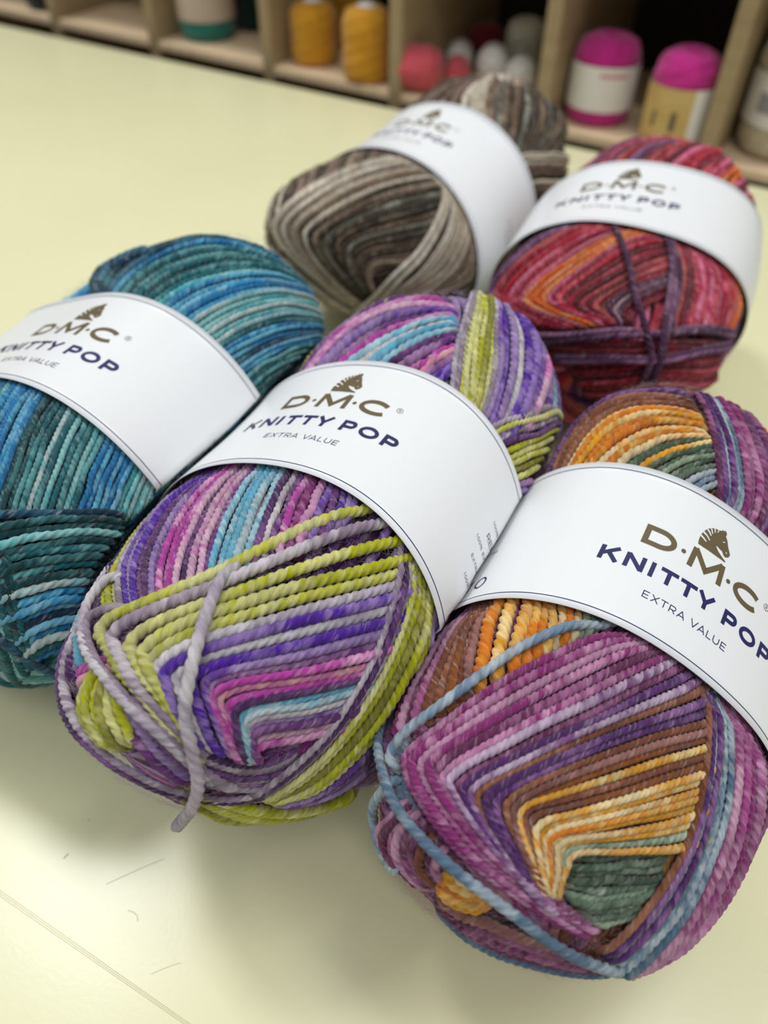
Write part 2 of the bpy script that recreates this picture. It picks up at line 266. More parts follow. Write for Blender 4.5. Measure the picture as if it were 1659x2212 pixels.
  ('blue and teal strands behind the band',0,7,None,'b','darkteal darkteal navy navy tblue teal teal darkteal teal teal darkteal teal teal paleteal tblue tblue tpale tblue tpale whiteteal paleteal paleteal whiteteal paleteal whiteteal teal tblue tblue tblue navy tpale tblue teal teal teal darkteal darkteal darkteal',[[271,-123,366,419,-237,296,549,-279,233,599,-192,249,556,2,351,569,111,360,601,198,325],[240,-5,415,340,-21,400,417,19,399,483,83,394,533,162,373,578,236,325,611,290,261],[228,97,435,315,109,428,390,146,417,462,192,394,525,244,353,583,292,286,638,315,195],[219,206,429,299,217,419,372,239,402,446,269,372,514,297,328,580,320,264,658,320,144],[220,290,400,290,299,389,358,313,370,424,330,342,491,346,301,551,360,244,648,344,112],[220,358,357,278,366,344,343,378,323,400,388,296,459,398,259,515,403,211,606,386,110],[211,415,303,272,417,292,328,422,275,385,427,249,437,430,219,494,429,178,555,418,121],[205,459,240,251,457,236,298,458,225,345,458,210,390,459,187,432,457,164,483,451,129]]),
  ('dark teal strands at the back corner',1,6,None,'b','darkteal navy darkteal navy',[[248,-117,371,344,-226,314,432,-301,262,498,-320,232,540,-288,233,580,-239,238],[251,-84,385,330,-178,336,395,-221,308,434,-206,306,477,-178,307,513,-126,319]]),
  ('teal and blue strands below the band',0,5,None,'e','tpale tblue paleteal tblue tpale tblue tblue tpale tpale tblue darkteal darkteal darkteal teal teal whiteteal teal paleteal teal teal paleteal teal tblue tblue tblue tpale tblue tpale paleteal paleteal whiteteal paleteal paleteal whiteteal teal tblue teal teal',[[-212,1,416,-338,81,420,-448,141,398,-535,183,360,-586,211,323],[-218,119,435,-327,169,421,-425,218,391,-501,245,355,-551,269,316],[-210,188,431,-315,228,411,-397,265,381,-471,291,343,-513,308,310],[-210,282,402,-308,314,374,-374,338,343,-425,353,314,-449,364,293],[-221,369,346,-289,385,321,-332,398,298,-362,405,280,-379,412,265],[-218,429,281,-258,434,267,-280,438,256,-296,442,247,-307,447,234],[-220,459,234,-238,460,228,-248,461,224,-257,463,218,-264,466,209]]),
  ('dark teal strands wound across the front',1,6,None,'w','navy darkteal darkteal paleteal darkteal teal darkteal teal darkteal whiteteal tblue tpale tblue navy tpale tblue whiteteal teal tblue',[[-603,242,295,-544,274,317,-486,315,319,-428,357,309,-369,398,287,-309,439,247],[-646,261,236,-592,299,261,-538,335,270,-477,374,267,-414,412,250,-353,451,210],[-664,288,177,-619,325,200,-573,357,212,-519,391,211,-462,424,198,-409,457,163],[-668,318,104,-623,358,129,-581,386,142,-540,411,145,-501,434,131,-454,461,97],[-662,339,26,-631,367,58,-600,390,78,-570,409,84,-539,428,74,-498,451,35],[-665,320,-77,-641,358,-29,-615,383,-6,-591,401,-1,-563,418,-13,-527,432,-52]]),
  ('teal strands turning down the front end',1,5,None,'','teal darkteal teal teal paleteal teal darkteal teal',[[-547,326,272,-581,345,220,-609,358,158,-632,365,67,-636,361,-41],[-581,312,260,-616,331,194,-644,342,114,-660,341,8,-654,320,-110],[-615,292,245,-651,311,165,-676,318,61,-681,309,-49,-661,271,-170]]),
  ('navy strand across the lower end',2,5,None,'','navy darkteal',[[-674,300,130,-664,329,82,-653,349,14,-630,363,-55,-581,351,-172]]),
  ('teal strands along the underside',0,4,None,'','paleteal teal whiteteal teal',[[-675,316,-50,-653,335,-76,-626,356,-91,-586,385,-99],[-698,249,-124,-659,265,-179,-610,288,-215,-568,320,-221]]),
 ],
 'beige': [
  ('dark and taupe strands below the band',0,4,None,'e','ecru beige ecru dark ecru taupe dark bbrown dark pinkbrown2 dark taupe dark dark pinkbrown2 bbrown dark taupe bbrown dark pinkbrown2 bbrown taupe bbrown taupe taupe',[[-679,-204,139,-711,-196,87,-718,-208,41,-709,-231,2],[-622,-184,211,-693,-141,163,-724,-128,122,-741,-129,78],[-525,-192,263,-641,-109,226,-697,-76,182,-724,-66,149],[-326,-271,283,-523,-115,288,-609,-56,258,-657,-26,228],[-162,-290,293,-373,-134,327,-477,-59,314,-546,-11,293],[-106,-207,334,-249,-115,350,-351,-45,346,-409,-7,337],[-105,-76,365,-177,-39,366,-242,-3,363,-288,25,358],[-91,37,372,-133,50,370,-166,61,368,-193,72,365]]),
  ('cream and dark strands nested in a V',1,11,6,'s','ecru ecru beige ecru taupe ecru beige taupe ecru dark taupe dark greyblue dark dark bbrown greyblue dark bbrown dark bbrown pinkbrown2 beige taupe',[[-101,65,370,-177,-6,368,-305,-45,353,-495,-45,310,-657,-47,226,-726,-87,138,-744,-133,60,-755,-108,1,-760,-11,-58,-739,94,-109,-662,201,-171],[-113,144,359,-204,96,362,-341,66,349,-531,65,297,-667,51,219,-734,12,141,-756,-23,77,-763,-2,19,-760,64,-39,-734,143,-90,-668,219,-151],[-161,215,337,-269,185,337,-403,163,319,-547,153,273,-664,132,204,-725,97,139,-750,68,89,-757,85,34,-750,128,-22,-723,186,-72,-667,241,-128],[-275,298,284,-386,281,271,-484,261,251,-576,238,217,-650,211,174,-694,187,136,-720,172,95,-728,183,50,-723,205,3,-704,232,-43,-673,259,-90],[-408,370,182,-485,351,165,-545,330,149,-598,304,131,-640,280,109,-667,263,88,-687,250,61,-692,253,25,-688,260,-14,-678,268,-44,-665,274,-75],[-520,374,93,-566,351,83,-600,330,75,-627,313,65,-646,299,53,-661,288,37,-671,280,16,-673,279,-9,-670,281,-30,-664,283,-49,-656,287,-69]]),
  ('cream strand over the nest',3,8,None,'s','ecru ecru',[[-129,200,343,-158,261,317,-235,312,280,-359,354,219,-485,368,139,-587,347,50,-656,287,-69,-657,174,-192],[-124,216,338,-167,286,303,-243,332,264,-352,367,207,-475,380,126,-576,357,37,-643,295,-83,-641,180,-203]]),
  ('beige strands beside the band',1,7,None,'s','dark ecru ecru beige ecru taupe beige taupe ecru taupe bbrown taupe beige bbrown taupe',[[-140,248,324,-185,314,284,-284,366,226,-412,391,149,-521,383,62,-601,344,-19,-644,283,-105],[-143,313,288,-196,380,226,-286,415,160,-404,422,83,-497,402,17,-567,365,-37,-621,305,-105],[-161,384,225,-197,425,165,-273,446,99,-365,443,40,-446,422,1,-521,389,-39,-586,338,-92],[-175,445,130,-198,463,73,-250,465,28,-326,455,0,-408,434,-18,-480,407,-45,-546,367,-82]]),
  ('cream strands along the lower edge',0,6,None,'','ecru taupe ecru beige',[[-671,-282,8,-676,-270,-58,-744,-98,-96,-731,7,-142,-690,89,-187,-641,158,-212],[-674,-279,-13,-676,-263,-78,-667,-232,-143,-692,-94,-185,-646,-2,-231,-617,113,-241]]),
  ('striped taupe strands behind the band',0,6,None,'b','beige dark taupe pinkbrown2 dark taupe pinkbrown2 ecru ecru ecru beige taupe pinkbrown2 greyblue taupe dark bbrown dark greyblue dark dark bbrown dark greyblue dark taupe dark dark',[[338,-339,248,383,-330,246,451,-308,245,516,-272,246,522,-176,290,538,-93,306],[297,-179,337,371,-173,330,435,-149,325,478,-109,323,513,-74,318,540,-43,312],[316,49,363,375,3,357,436,-34,344,485,-46,331,524,-41,318,550,-20,309],[305,169,346,373,112,350,432,67,345,484,42,333,527,29,320,557,36,306],[299,266,309,380,218,320,439,178,322,493,137,318,530,113,310,561,95,299],[295,336,264,383,304,274,451,271,278,507,233,279,547,198,278,573,158,278],[288,368,236,397,356,227,481,333,219,542,301,215,587,262,215,603,218,231],[295,384,218,443,387,173,545,364,137,626,319,94,635,295,117,644,264,142]]),
  ('cream strands crossing beside the band',1,5,None,'b','ecru beige ecru taupe bbrown dark ecru taupe dark',[[305,349,252,356,368,224,416,387,185,475,398,136,579,380,19],[287,381,223,345,399,190,400,412,151,467,419,95,554,398,-9],[267,412,186,328,425,153,390,435,109,475,431,34,523,412,-36],[247,437,147,304,447,113,374,451,67,506,418,-50,500,421,-52]]),
 ],
 'red': [
  ('crimson and orange strands nested in a V',0,11,6,'s','purple3 purplepale salmon crimson red pink crimson crimson pink orange2 orange2 orange2 orange2 orange2 pink crimson red darkred crimson darkred salmon darkred salmon darkred purple3 pinkgrey purple3 darkred darkred darkred',[[-234,-198,367,-265,-236,350,-310,-276,323,-366,-311,286,-415,-349,229,-422,-381,164,-467,-381,127,-563,-341,130,-621,-306,126,-666,-268,112,-703,-217,107],[-210,-51,387,-282,-103,381,-384,-151,362,-483,-192,327,-562,-231,274,-610,-260,215,-634,-269,176,-677,-228,162,-708,-169,159,-726,-104,156,-733,-38,152],[-237,-9,383,-310,-38,379,-404,-72,366,-511,-107,337,-595,-145,293,-649,-179,240,-668,-194,208,-689,-166,197,-709,-111,191,-718,-45,187,-719,25,181],[-161,104,369,-213,57,376,-305,8,376,-441,-35,358,-562,-73,320,-638,-107,273,-675,-123,235,-691,-102,221,-703,-55,211,-706,4,205,-703,68,199],[-256,150,354,-336,108,356,-438,66,347,-535,30,325,-606,-2,295,-652,-28,267,-679,-39,242,-687,-23,232,-694,11,221,-697,49,212,-698,88,202],[-390,177,330,-460,144,325,-519,116,314,-568,93,300,-607,74,284,-637,62,267,-659,57,250,-668,65,241,-675,78,230,-684,88,219,-692,102,205],[-493,196,299,-535,175,291,-568,159,282,-595,145,272,-619,134,261,-636,127,252,-649,122,243,-657,123,235,-665,125,228,-671,129,221,-676,135,214]]),
  ('crimson and pink strands beside the band',0,6,None,'s','darkred purple3 salmon darkred darkred crimson pink crimson pink crimson pink crimson crimson red salmon orange2 orange2 salmon',[[-144,137,362,-235,182,346,-350,211,325,-475,221,294,-565,224,256,-622,232,214],[-133,196,346,-216,240,326,-302,266,307,-412,277,282,-501,278,254,-567,283,216],[-121,263,319,-177,309,291,-245,331,271,-328,341,252,-407,343,233,-477,344,206],[-98,326,282,-117,369,245,-162,389,221,-228,398,204,-299,398,193,-365,399,175],[-41,399,212,-45,421,178,-84,433,155,-140,438,141,-215,434,142,-283,428,142]]),
  ('dark red strands at the lower end',0,6,None,'w','darkred darkred salmon darkred crimson darkred darkred darkred crimson darkred darkred crimson crimson darkred crimson darkred',[[-736,-150,72,-745,-41,105,-735,61,133,-706,158,161,-633,251,190,-331,421,143],[-746,-110,31,-750,-22,57,-745,69,89,-719,166,126,-651,258,163,-362,424,123],[-751,-37,0,-751,27,18,-747,99,44,-728,175,83,-666,266,129,-404,423,99],[-750,15,-55,-749,68,-34,-744,128,-4,-728,195,33,-676,278,80,-430,425,59],[-743,45,-107,-741,98,-86,-734,159,-55,-716,222,-19,-666,301,26,-369,434,-30]]),
  ('purple strands tied across the end',2,8,None,'w','purple3 purple3',[[-727,-175,80,-741,-70,118,-730,25,156,-700,116,189,-663,200,196,-563,282,220,-454,353,205,-274,432,134],[-736,-154,53,-745,-62,98,-735,34,140,-705,129,176,-662,205,193,-572,285,211,-466,357,195,-289,433,128]]),
  ('purple strand tied lower across the end',2,8,None,'w','purple3 purplepale',[[-748,-86,26,-750,0,54,-743,91,86,-720,179,110,-681,246,129,-612,305,155,-510,363,161,-316,431,124],[-749,-73,16,-750,7,43,-744,95,76,-721,184,100,-680,253,120,-612,314,141,-510,373,143,-330,433,110]]),
  ('purple strand tied down the end',3,10,None,'s','purple3',[[-197,-40,387,-294,5,377,-413,52,355,-521,89,320,-604,125,273,-657,158,224,-691,186,168,-706,204,123,-722,202,63,-728,197,12]]),
  ('second purple strand tied down the end',3,10,None,'s','purple3 purple3',[[-131,137,363,-225,167,351,-345,195,331,-463,213,301,-561,221,260,-631,222,213,-676,226,158,-698,230,110,-711,228,63,-716,226,12],[-143,124,365,-238,155,354,-359,182,333,-479,200,302,-572,210,260,-637,215,212,-681,220,157,-702,223,108,-715,220,61,-719,218,10]]),
  ('crimson strands behind the band',0,6,None,'b','darkred crimson purple3 purplepale purple3 darkred crimson purplepale purple3 salmon crimson purplepale purple3 darkred salmon crimson darkred pink crimson red darkred crimson pink crimson orange2 orange2 pink darkred pink crimson darkred crimson pink darkred darkred crimson',[[32,-287,330,118,-273,332,227,-260,319,332,-239,295,393,-202,284,414,-153,291],[137,-243,347,231,-237,331,313,-214,315,371,-183,304,402,-143,301,422,-98,298],[188,-185,360,256,-170,349,323,-149,334,368,-119,321,402,-85,309,430,-49,296],[213,-100,370,276,-89,356,329,-68,341,376,-44,323,414,-17,304,446,12,283],[246,4,361,303,11,345,350,22,327,400,40,304,445,60,277,484,82,246],[272,106,338,333,114,317,385,124,293,435,137,264,497,149,217,532,163,175],[289,201,305,354,209,278,431,217,233,504,221,167,499,232,164,493,241,162],[300,283,259,398,289,203,455,287,153,456,287,152,454,289,151,452,292,151],[347,361,151,382,351,135,394,342,138,401,337,139,407,332,140,411,329,142],[237,407,145,302,397,116,322,387,121,338,378,125,350,371,128,361,365,130]]),
 ],
}
LOOSE = {'purple': ('lilacgrey', [-366, 22, 358, -396, 20, 347, -436, 37, 330, -478, 53, 308, -524, 73, 278, -564, 91, 245, -597, 106, 210, -620, 121, 176, -638, 140, 131, -649, 152, 80, -656, 154, 42, -663, 150, 2, -673, 136, -52, -669, 95, -142])}
EMBLEM = [(-3.86, 8.21), (-4.0, 9.11), (-4.0, 10.29), (-3.79, 11.4), (-3.31, 12.54), (-2.79, 13.3), (-2.03, 13.98), (-1.18, 14.4), (-0.22, 14.6), (0.21, 14.85), (0.41, 15.28), (0.7, 15.05), (0.96, 15.46), (1.35, 15.3), (1.62, 14.78), (1.51, 14.22), (1.93, 13.75), (2.25, 13.27), (2.66, 12.31), (3.3, 11.31), (3.75, 10.67), (3.62, 9.92), (3.19, 9.51), (2.76, 9.29), (2.17, 9.56), (1.83, 10.12), (1.06, 10.28), (0.29, 10.53), (0.06, 10.55), (0.21, 10.16), (0.88, 9.52), (2.06, 8.86), (3.21, 8.37), (3.08, 8.07), (2.14, 8.12), (0.9, 8.09), (-1.34, 8.16), (-2.59, 8.16)]
EMBLEM_STRIPES = [[(-4.06, 10.31), (-3.86, 10.74), (-3.0, 10.36), (-2.3, 9.91), (-2.42, 9.68), (-3.17, 10.02)], [(-3.7, 11.48), (-3.51, 11.94), (-2.6, 11.5), (-1.7, 10.74), (-1.78, 10.47), (-2.68, 11.15)], [(-3.08, 12.72), (-2.86, 13.07), (-2.23, 12.67), (-1.69, 11.99), (-1.82, 11.78), (-2.41, 12.32)], [(-2.41, 13.6), (-2.19, 13.78), (-1.84, 13.39), (-1.51, 12.65), (-1.68, 12.5), (-2.05, 13.15)], [(-1.64, 14.16), (-1.38, 14.23), (-1.16, 13.87), (-1.13, 13.23), (-1.28, 13.17), (-1.4, 13.75)], [(-0.72, 14.43), (-0.47, 14.5), (-0.42, 14.0), (-0.62, 13.57), (-0.74, 13.6), (-0.6, 14.05)], [(1.05, 12.29), (1.41, 12.58), (1.8, 12.56), (1.49, 12.31)], [(2.51, 10.44), (2.71, 10.53), (2.94, 10.32), (2.76, 10.17)]]


# ------------------------------------------------------------------ room and table
EDGE = math.radians(-29.41)          # direction of the table's back edge
EDGE_AT = np.array([0.0, 0.6022, 0.0])
def structure(o):
    o['kind'] = 'structure'
    return o
structure(box('floor', (-3.0, -2.5, -0.76), (3.0, 3.2, -0.74), M_FLOOR, bevel=0))

table = empty('worktable', (EDGE_AT[0], EDGE_AT[1], 0), 'large cream laminate table carrying the five yarn balls', 'table', rz=EDGE)
box('tabletop', (-0.95, -1.15, -0.03), (0.95, 0.0, 0.0), M_TABLE, table, 0.0012)
for x in (-0.88, 0.88):
    for y in (-1.08, -0.07):
        box('leg', (x - 0.025, y - 0.025, -0.74), (x + 0.025, y + 0.025, -0.03), M_METAL, table)

def scratch(pts, width):
    """a hair-thin pencil line or scratch lying on the tabletop"""
    V, F = [], []
    P = [np.array([x, y, 0.00006]) for x, y in pts]
    for i, p in enumerate(P):
        d = P[min(i + 1, len(P) - 1)] - P[max(i - 1, 0)]
        d /= np.linalg.norm(d); q = np.array([-d[1], d[0], 0]) * width / 2
        V += [p - q, p + q]
        if i: F.append((2 * i - 2, 2 * i - 1, 2 * i + 1, 2 * i))
    me = grid_mesh('scratch', V, F)
    o = link('scratch', me, M_SCRATCH)
    o.parent = table
    o.matrix_parent_inverse = Matrix.LocRotScale(table.location, table.rotation_euler, None).inverted()
    return o
for off in (0.0, 0.0009, 0.0018):
    scratch([(-0.105 + k * 0.0128 - off * 0.5, 0.0692 - k * 0.0066 + off * (0.9 - k * 0.05)) for k in range(7)], 0.00010)
scratch([(-0.0650, 0.0642), (-0.0615, 0.0660), (-0.0570, 0.0683), (-0.0525, 0.0703)], 0.00010)
scratch([(-0.0585, 0.0585), (-0.0572, 0.0582), (-0.0560, 0.0574), (-0.0556, 0.0562)], 0.00012)
scratch([(-0.0770, 0.0700), (-0.0761, 0.0712)], 0.00028)
scratch([(-0.0735, 0.0793), (-0.0733, 0.0797)], 0.0003)
scratch([(-0.0500, 0.0455), (-0.0470, 0.0468), (-0.0440, 0.0478)], 0.00009)

# ------------------------------------------------------------------ shelf of cubbies behind the table
sh_ang = EDGE - math.radians(1.6)
sh_o = EDGE_AT + 0.0125 * np.array([-math.sin(EDGE), math.cos(EDGE), 0])
shelf = empty('cubby_shelf', (sh_o[0], sh_o[1], -0.74), 'pale wooden cubby shelf standing behind the cream table', 'shelf', rz=sh_ang)
ZB = 0.006 + 0.74                     # top of the board level with the table
PARTS_X = [-0.605, -0.485, -0.364, -0.243, -0.121, -0.0045, 0.1105, 0.2225, 0.337]
TH = 0.0105
for x in PARTS_X:
    box('partition', (x - TH / 2, 0, 0.0), (x + TH / 2, 0.16, 0.876), M_PLY_SHADED, shelf, 0.0006)
for z in (ZB - 0.52, ZB - 0.39, ZB - 0.26, ZB - 0.13, ZB, ZB + 0.13):
    box('shelf_board', (PARTS_X[0], 0.0006, z - 0.006), (PARTS_X[-1], 0.159, z), M_PLY_LIT, shelf, 0.0004)
box('back_panel', (PARTS_X[0], 0.16, 0.0), (PARTS_X[-1], 0.166, 0.876), M_BACK_SHADE, shelf, 0)

wall = structure(box('wall_back', (-2.2, 0.30, -0.74), (2.2, 0.36, 1.7), M_WALL, bevel=0))
wall.location = (sh_o[0], sh_o[1], 0); wall.rotation_euler = (0, 0, sh_ang)

# ------------------------------------------------------------------ the shape of a yarn ball
class Ball:
    def __init__(s, name, b):
        s.name = name; s.b = b
        yaw, pit = b[3], b[4]
        s.C = np.array(b[:3])
        s.a = np.array([math.sin(yaw) * math.cos(pit), math.cos(yaw) * math.cos(pit), math.sin(pit)])
        s.s = np.array([math.cos(yaw), -math.sin(yaw), 0.0]); s.n = np.cross(s.s, s.a)
        s.k1, s.k2 = b[13], b[14]
        s.press = []                  # balls that dent this one
        f = np.linspace(PI / 2 + 2.6, PI / 2 - 3.6, 1241)
        P = s.band_raw(f, 0.0, 0.0)
        arc = np.concatenate([[0], np.cumsum(np.linalg.norm(np.diff(P, axis=0), axis=1))])
        arc -= np.interp(-PI / 2, -f, arc)
        s.arc_x, s.arc_f = arc, f
    def hR(s, ph):
        b = s.b
        return b[9] * (1 + b[5] * np.cos(2 * ph) + b[6] * np.sin(2 * ph) + b[7] * np.cos(3 * ph) + b[8] * np.sin(3 * ph))
    def g(s, Q):
        b = s.b
        U = Q[..., 0]; rho = np.hypot(Q[..., 1], Q[..., 2]); ph = np.arctan2(Q[..., 2], Q[..., 1])
        L = np.where(U < 0, b[10], b[11]); q = np.where(U < 0, b[12], b[15])
        return ((np.abs(U) / L) ** q + (rho / s.hR(ph)) ** q) ** (1 / q)
    def normal(s, Q):
        e = 1e-5; G = np.empty_like(Q)
        for i in range(3):
            d = np.zeros(3); d[i] = e
            G[..., i] = s.g(Q + d) - s.g(Q - d)
        return G / (np.linalg.norm(G, axis=-1, keepdims=True) + 1e-12)
    def on(s, Q): return Q / s.g(Q)[..., None]
    def bend(s, Q):
        b = s.b; U = Q[..., 0:1]
        return U * s.a + (Q[..., 1:2] + b[16] * U ** 2) * s.s + (Q[..., 2:3] + b[17] * U ** 2) * s.n
    def unbend(s, W):
        b = s.b; d = W - s.C; U = d @ s.a
        return np.stack([U, d @ s.s - b[16] * U ** 2, d @ s.n - b[17] * U ** 2], -1)
    def rad(s, u, ph):
        b = s.b
        L = np.where(u < 0, b[10], b[11]); q = np.where(u < 0, b[12], b[15])
        return s.hR(ph) * np.clip(1 - (np.abs(u) / L) ** q, 0, 1) ** (1 / q)
    def v_of(s, Q): return Q[..., 0] - s.k1 * Q[..., 1] - s.k2 * Q[..., 2]
    def band_raw(s, ph, v, off):
        """point of the paper band: angle ph round the ball, v along it, off above the paper (relative to the centre)"""
        ph, v = np.broadcast_arrays(np.asarray(ph, float), np.asarray(v, float))
        u = v.copy()
        for _ in range(4):
            r = s.rad(u, ph) + 0.0011
            u = v + s.k1 * r * np.cos(ph) + s.k2 * r * np.sin(ph)
        r = r + off
        Q = np.stack([u, r * np.cos(ph), r * np.sin(ph)], -1)
        return s.bend(Q)
    def settle(s, W):
        """world points -> dented by the neighbours that press on this ball, and by the tabletop"""
        W = W.copy()
        core = s.C
        for other, gap in s.press:
            lim = 1.0 + gap
            G = other.g(other.unbend(W))
            k = np.nonzero(G < lim)[0]
            if len(k):
                # push towards this ball's own axis until clear of the other
                ax = core + ((W[k] - core) @ s.a)[:, None] * s.a
                lo = np.zeros(len(k)); hi = np.ones(len(k))
                for _ in range(18):
                    mid = (lo + hi) / 2
                    inside = other.g(other.unbend(ax + (W[k] - ax) * mid[:, None])) < lim
                    hi = np.where(inside, mid, hi); lo = np.where(inside, lo, mid)
                W[k] = ax + (W[k] - ax) * lo[:, None]
        z = W[:, 2]
        W[:, 2] = np.where(z < 0.002, 0.0004 + 0.0016 * np.exp((np.minimum(z, 0.002) - 0.002) / 0.0016), z)
        return W
    def band(s, X, v, off):
        ph = np.interp(X, s.arc_x, s.arc_f)
        return s.settle(s.C + s.band_raw(ph, v, off + 0.0003 * (np.abs(v) / BAND_HALF) ** 6))

BALL = {k: Ball(k, b) for k, b in BALLS.items()}
BALL['purple'].press = [(BALL['orange'], 0.055)]
BALL['teal'].press = [(BALL['purple'], 0.055)]
BALL['beige'].press = [(BALL['teal'], 0.05), (BALL['purple'], 0.05)]
BALL['red'].press = [(BALL['orange'], 0.05), (BALL['purple'], 0.05), (BALL['beige'], 0.05)]

# ------------------------------------------------------------------ dyes: main shade and the shade it is mottled with
DYE = {
 'lime': ((196, 198, 42), (226, 222, 150)), 'limepale': ((224, 222, 160), (196, 196, 70)), 'olive': ((160, 158, 62), (205, 200, 110)),
 'lilacgrey': ((166, 148, 168), (212, 202, 210)), 'whitelilac': ((222, 216, 220), (184, 172, 188)), 'violet': ((98, 52, 172), (160, 130, 200)),
 'lilac': ((178, 152, 202), (118, 74, 168)), 'purple': ((122, 66, 138), (172, 130, 178)), 'darkpurple': ((82, 40, 102), (124, 78, 140)),
 'magenta': ((198, 84, 178), (230, 170, 212)), 'darkmagenta': ((150, 50, 130), (190, 110, 170)), 'palepink': ((232, 192, 216), (204, 116, 184)), 'salmonpink': ((234, 188, 182), (212, 128, 176)),
 'blue': ((122, 192, 220), (182, 220, 232)), 'paleblue': ((204, 222, 230), (146, 198, 220)),
 'orange': ((232, 138, 30), (242, 190, 104)), 'gold': ((240, 176, 66), (250, 222, 160)), 'cream': ((250, 228, 182), (234, 170, 80)),
 'brown': ((134, 78, 54), (158, 104, 82)), 'brown2': ((160, 96, 46), (126, 76, 66)), 'pinkbrown': ((178, 128, 122), (134, 84, 76)),
 'plum': ((118, 52, 100), (164, 100, 146)), 'plum2': ((170, 100, 146), (214, 164, 192)), 'magenta2': ((158, 60, 132), (208, 146, 186)),
 'pinkpale': ((214, 162, 196), (166, 80, 140)), 'purple2': ((98, 48, 120), (146, 100, 158)), 'palelilac': ((214, 190, 216), (136, 84, 140)),
 'bluegrey': ((108, 134, 160), (178, 194, 206)), 'bluewhite': ((196, 208, 216), (128, 154, 180)),
 'green': ((80, 104, 82), (128, 150, 128)), 'green2': ((62, 82, 64), (104, 126, 104)), 'greenpale': ((178, 194, 170), (98, 122, 100)), 'teal2': ((70, 130, 135), (150, 180, 170)),
 'teal': ((34, 114, 124), (104, 168, 172)), 'darkteal': ((16, 76, 84), (64, 122, 128)), 'navy': ((18, 64, 92), (62, 116, 140)),
 'tblue': ((26, 130, 188), (112, 188, 220)), 'tpale': ((140, 200, 226), (60, 156, 210)), 'paleteal': ((158, 214, 214), (82, 178, 188)), 'whiteteal': ((204, 224, 224), (134, 194, 204)),
 'beige': ((178, 158, 134), (212, 198, 178)), 'taupe': ((134, 112, 92), (176, 156, 136)), 'dark': ((70, 57, 40), (108, 94, 72)), 'bbrown': ((100, 78, 60), (138, 114, 94)),
 'pinkbrown2': ((152, 126, 114), (114, 94, 82)), 'greyblue': ((110, 105, 90), (160, 156, 142)),
 'crimson': ((170, 38, 60), (206, 92, 108)), 'darkred': ((112, 22, 44), (154, 48, 68)), 'red': ((196, 46, 70), (224, 118, 130)), 'pink': ((226, 130, 160), (190, 54, 92)),
 'salmon': ((208, 112, 108), (166, 62, 72)), 'orange2': ((234, 112, 42), (238, 156, 104)), 'purple3': ((90, 42, 82), (132, 90, 124)), 'purplepale': ((160, 112, 152), (100, 54, 98)), 'pinkgrey': ((206, 176, 180), (140, 90, 110)),
}
DYE['ecru'] = ((220, 208, 190), (236, 228, 214))
DYE['creambeige'] = ((214, 204, 190), (232, 226, 214))
DYE_L = {k: (lin(a) ** 1.10 * 0.96, lin(b)) for k, (a, b) in DYE.items()}
RUNS = {
 'purple': 'darkpurple lilacgrey lilac violet purple lilac darkpurple purple magenta purple lilac darkpurple',
 'orange': 'brown plum purple2 magenta2 plum2 plum bluegrey purple2 plum orange brown plum',
 'teal': 'darkteal teal tblue tpale whiteteal paleteal teal darkteal navy tblue tpale teal',
 'beige': 'creambeige beige taupe dark bbrown greyblue taupe dark pinkbrown2 beige',
 'red': 'crimson pink darkred red salmon purple3 purplepale orange2 crimson darkred pink',
}

# ------------------------------------------------------------------ yarn strands: plied tubes that follow the ball
def vnoise(x, seed):
    i = np.floor(x).astype(np.int64); f = x - i
    f = f * f * (3 - 2 * f)
    def h(k):
        k = (k * 374761393 + seed * 668265263) & 0xffffffff
        k = ((k ^ (k >> 13)) * 1274126177) & 0xffffffff
        return ((k ^ (k >> 16)) & 0xffff) / 65535.0
    return h(i) * (1 - f) + h(i + 1) * f

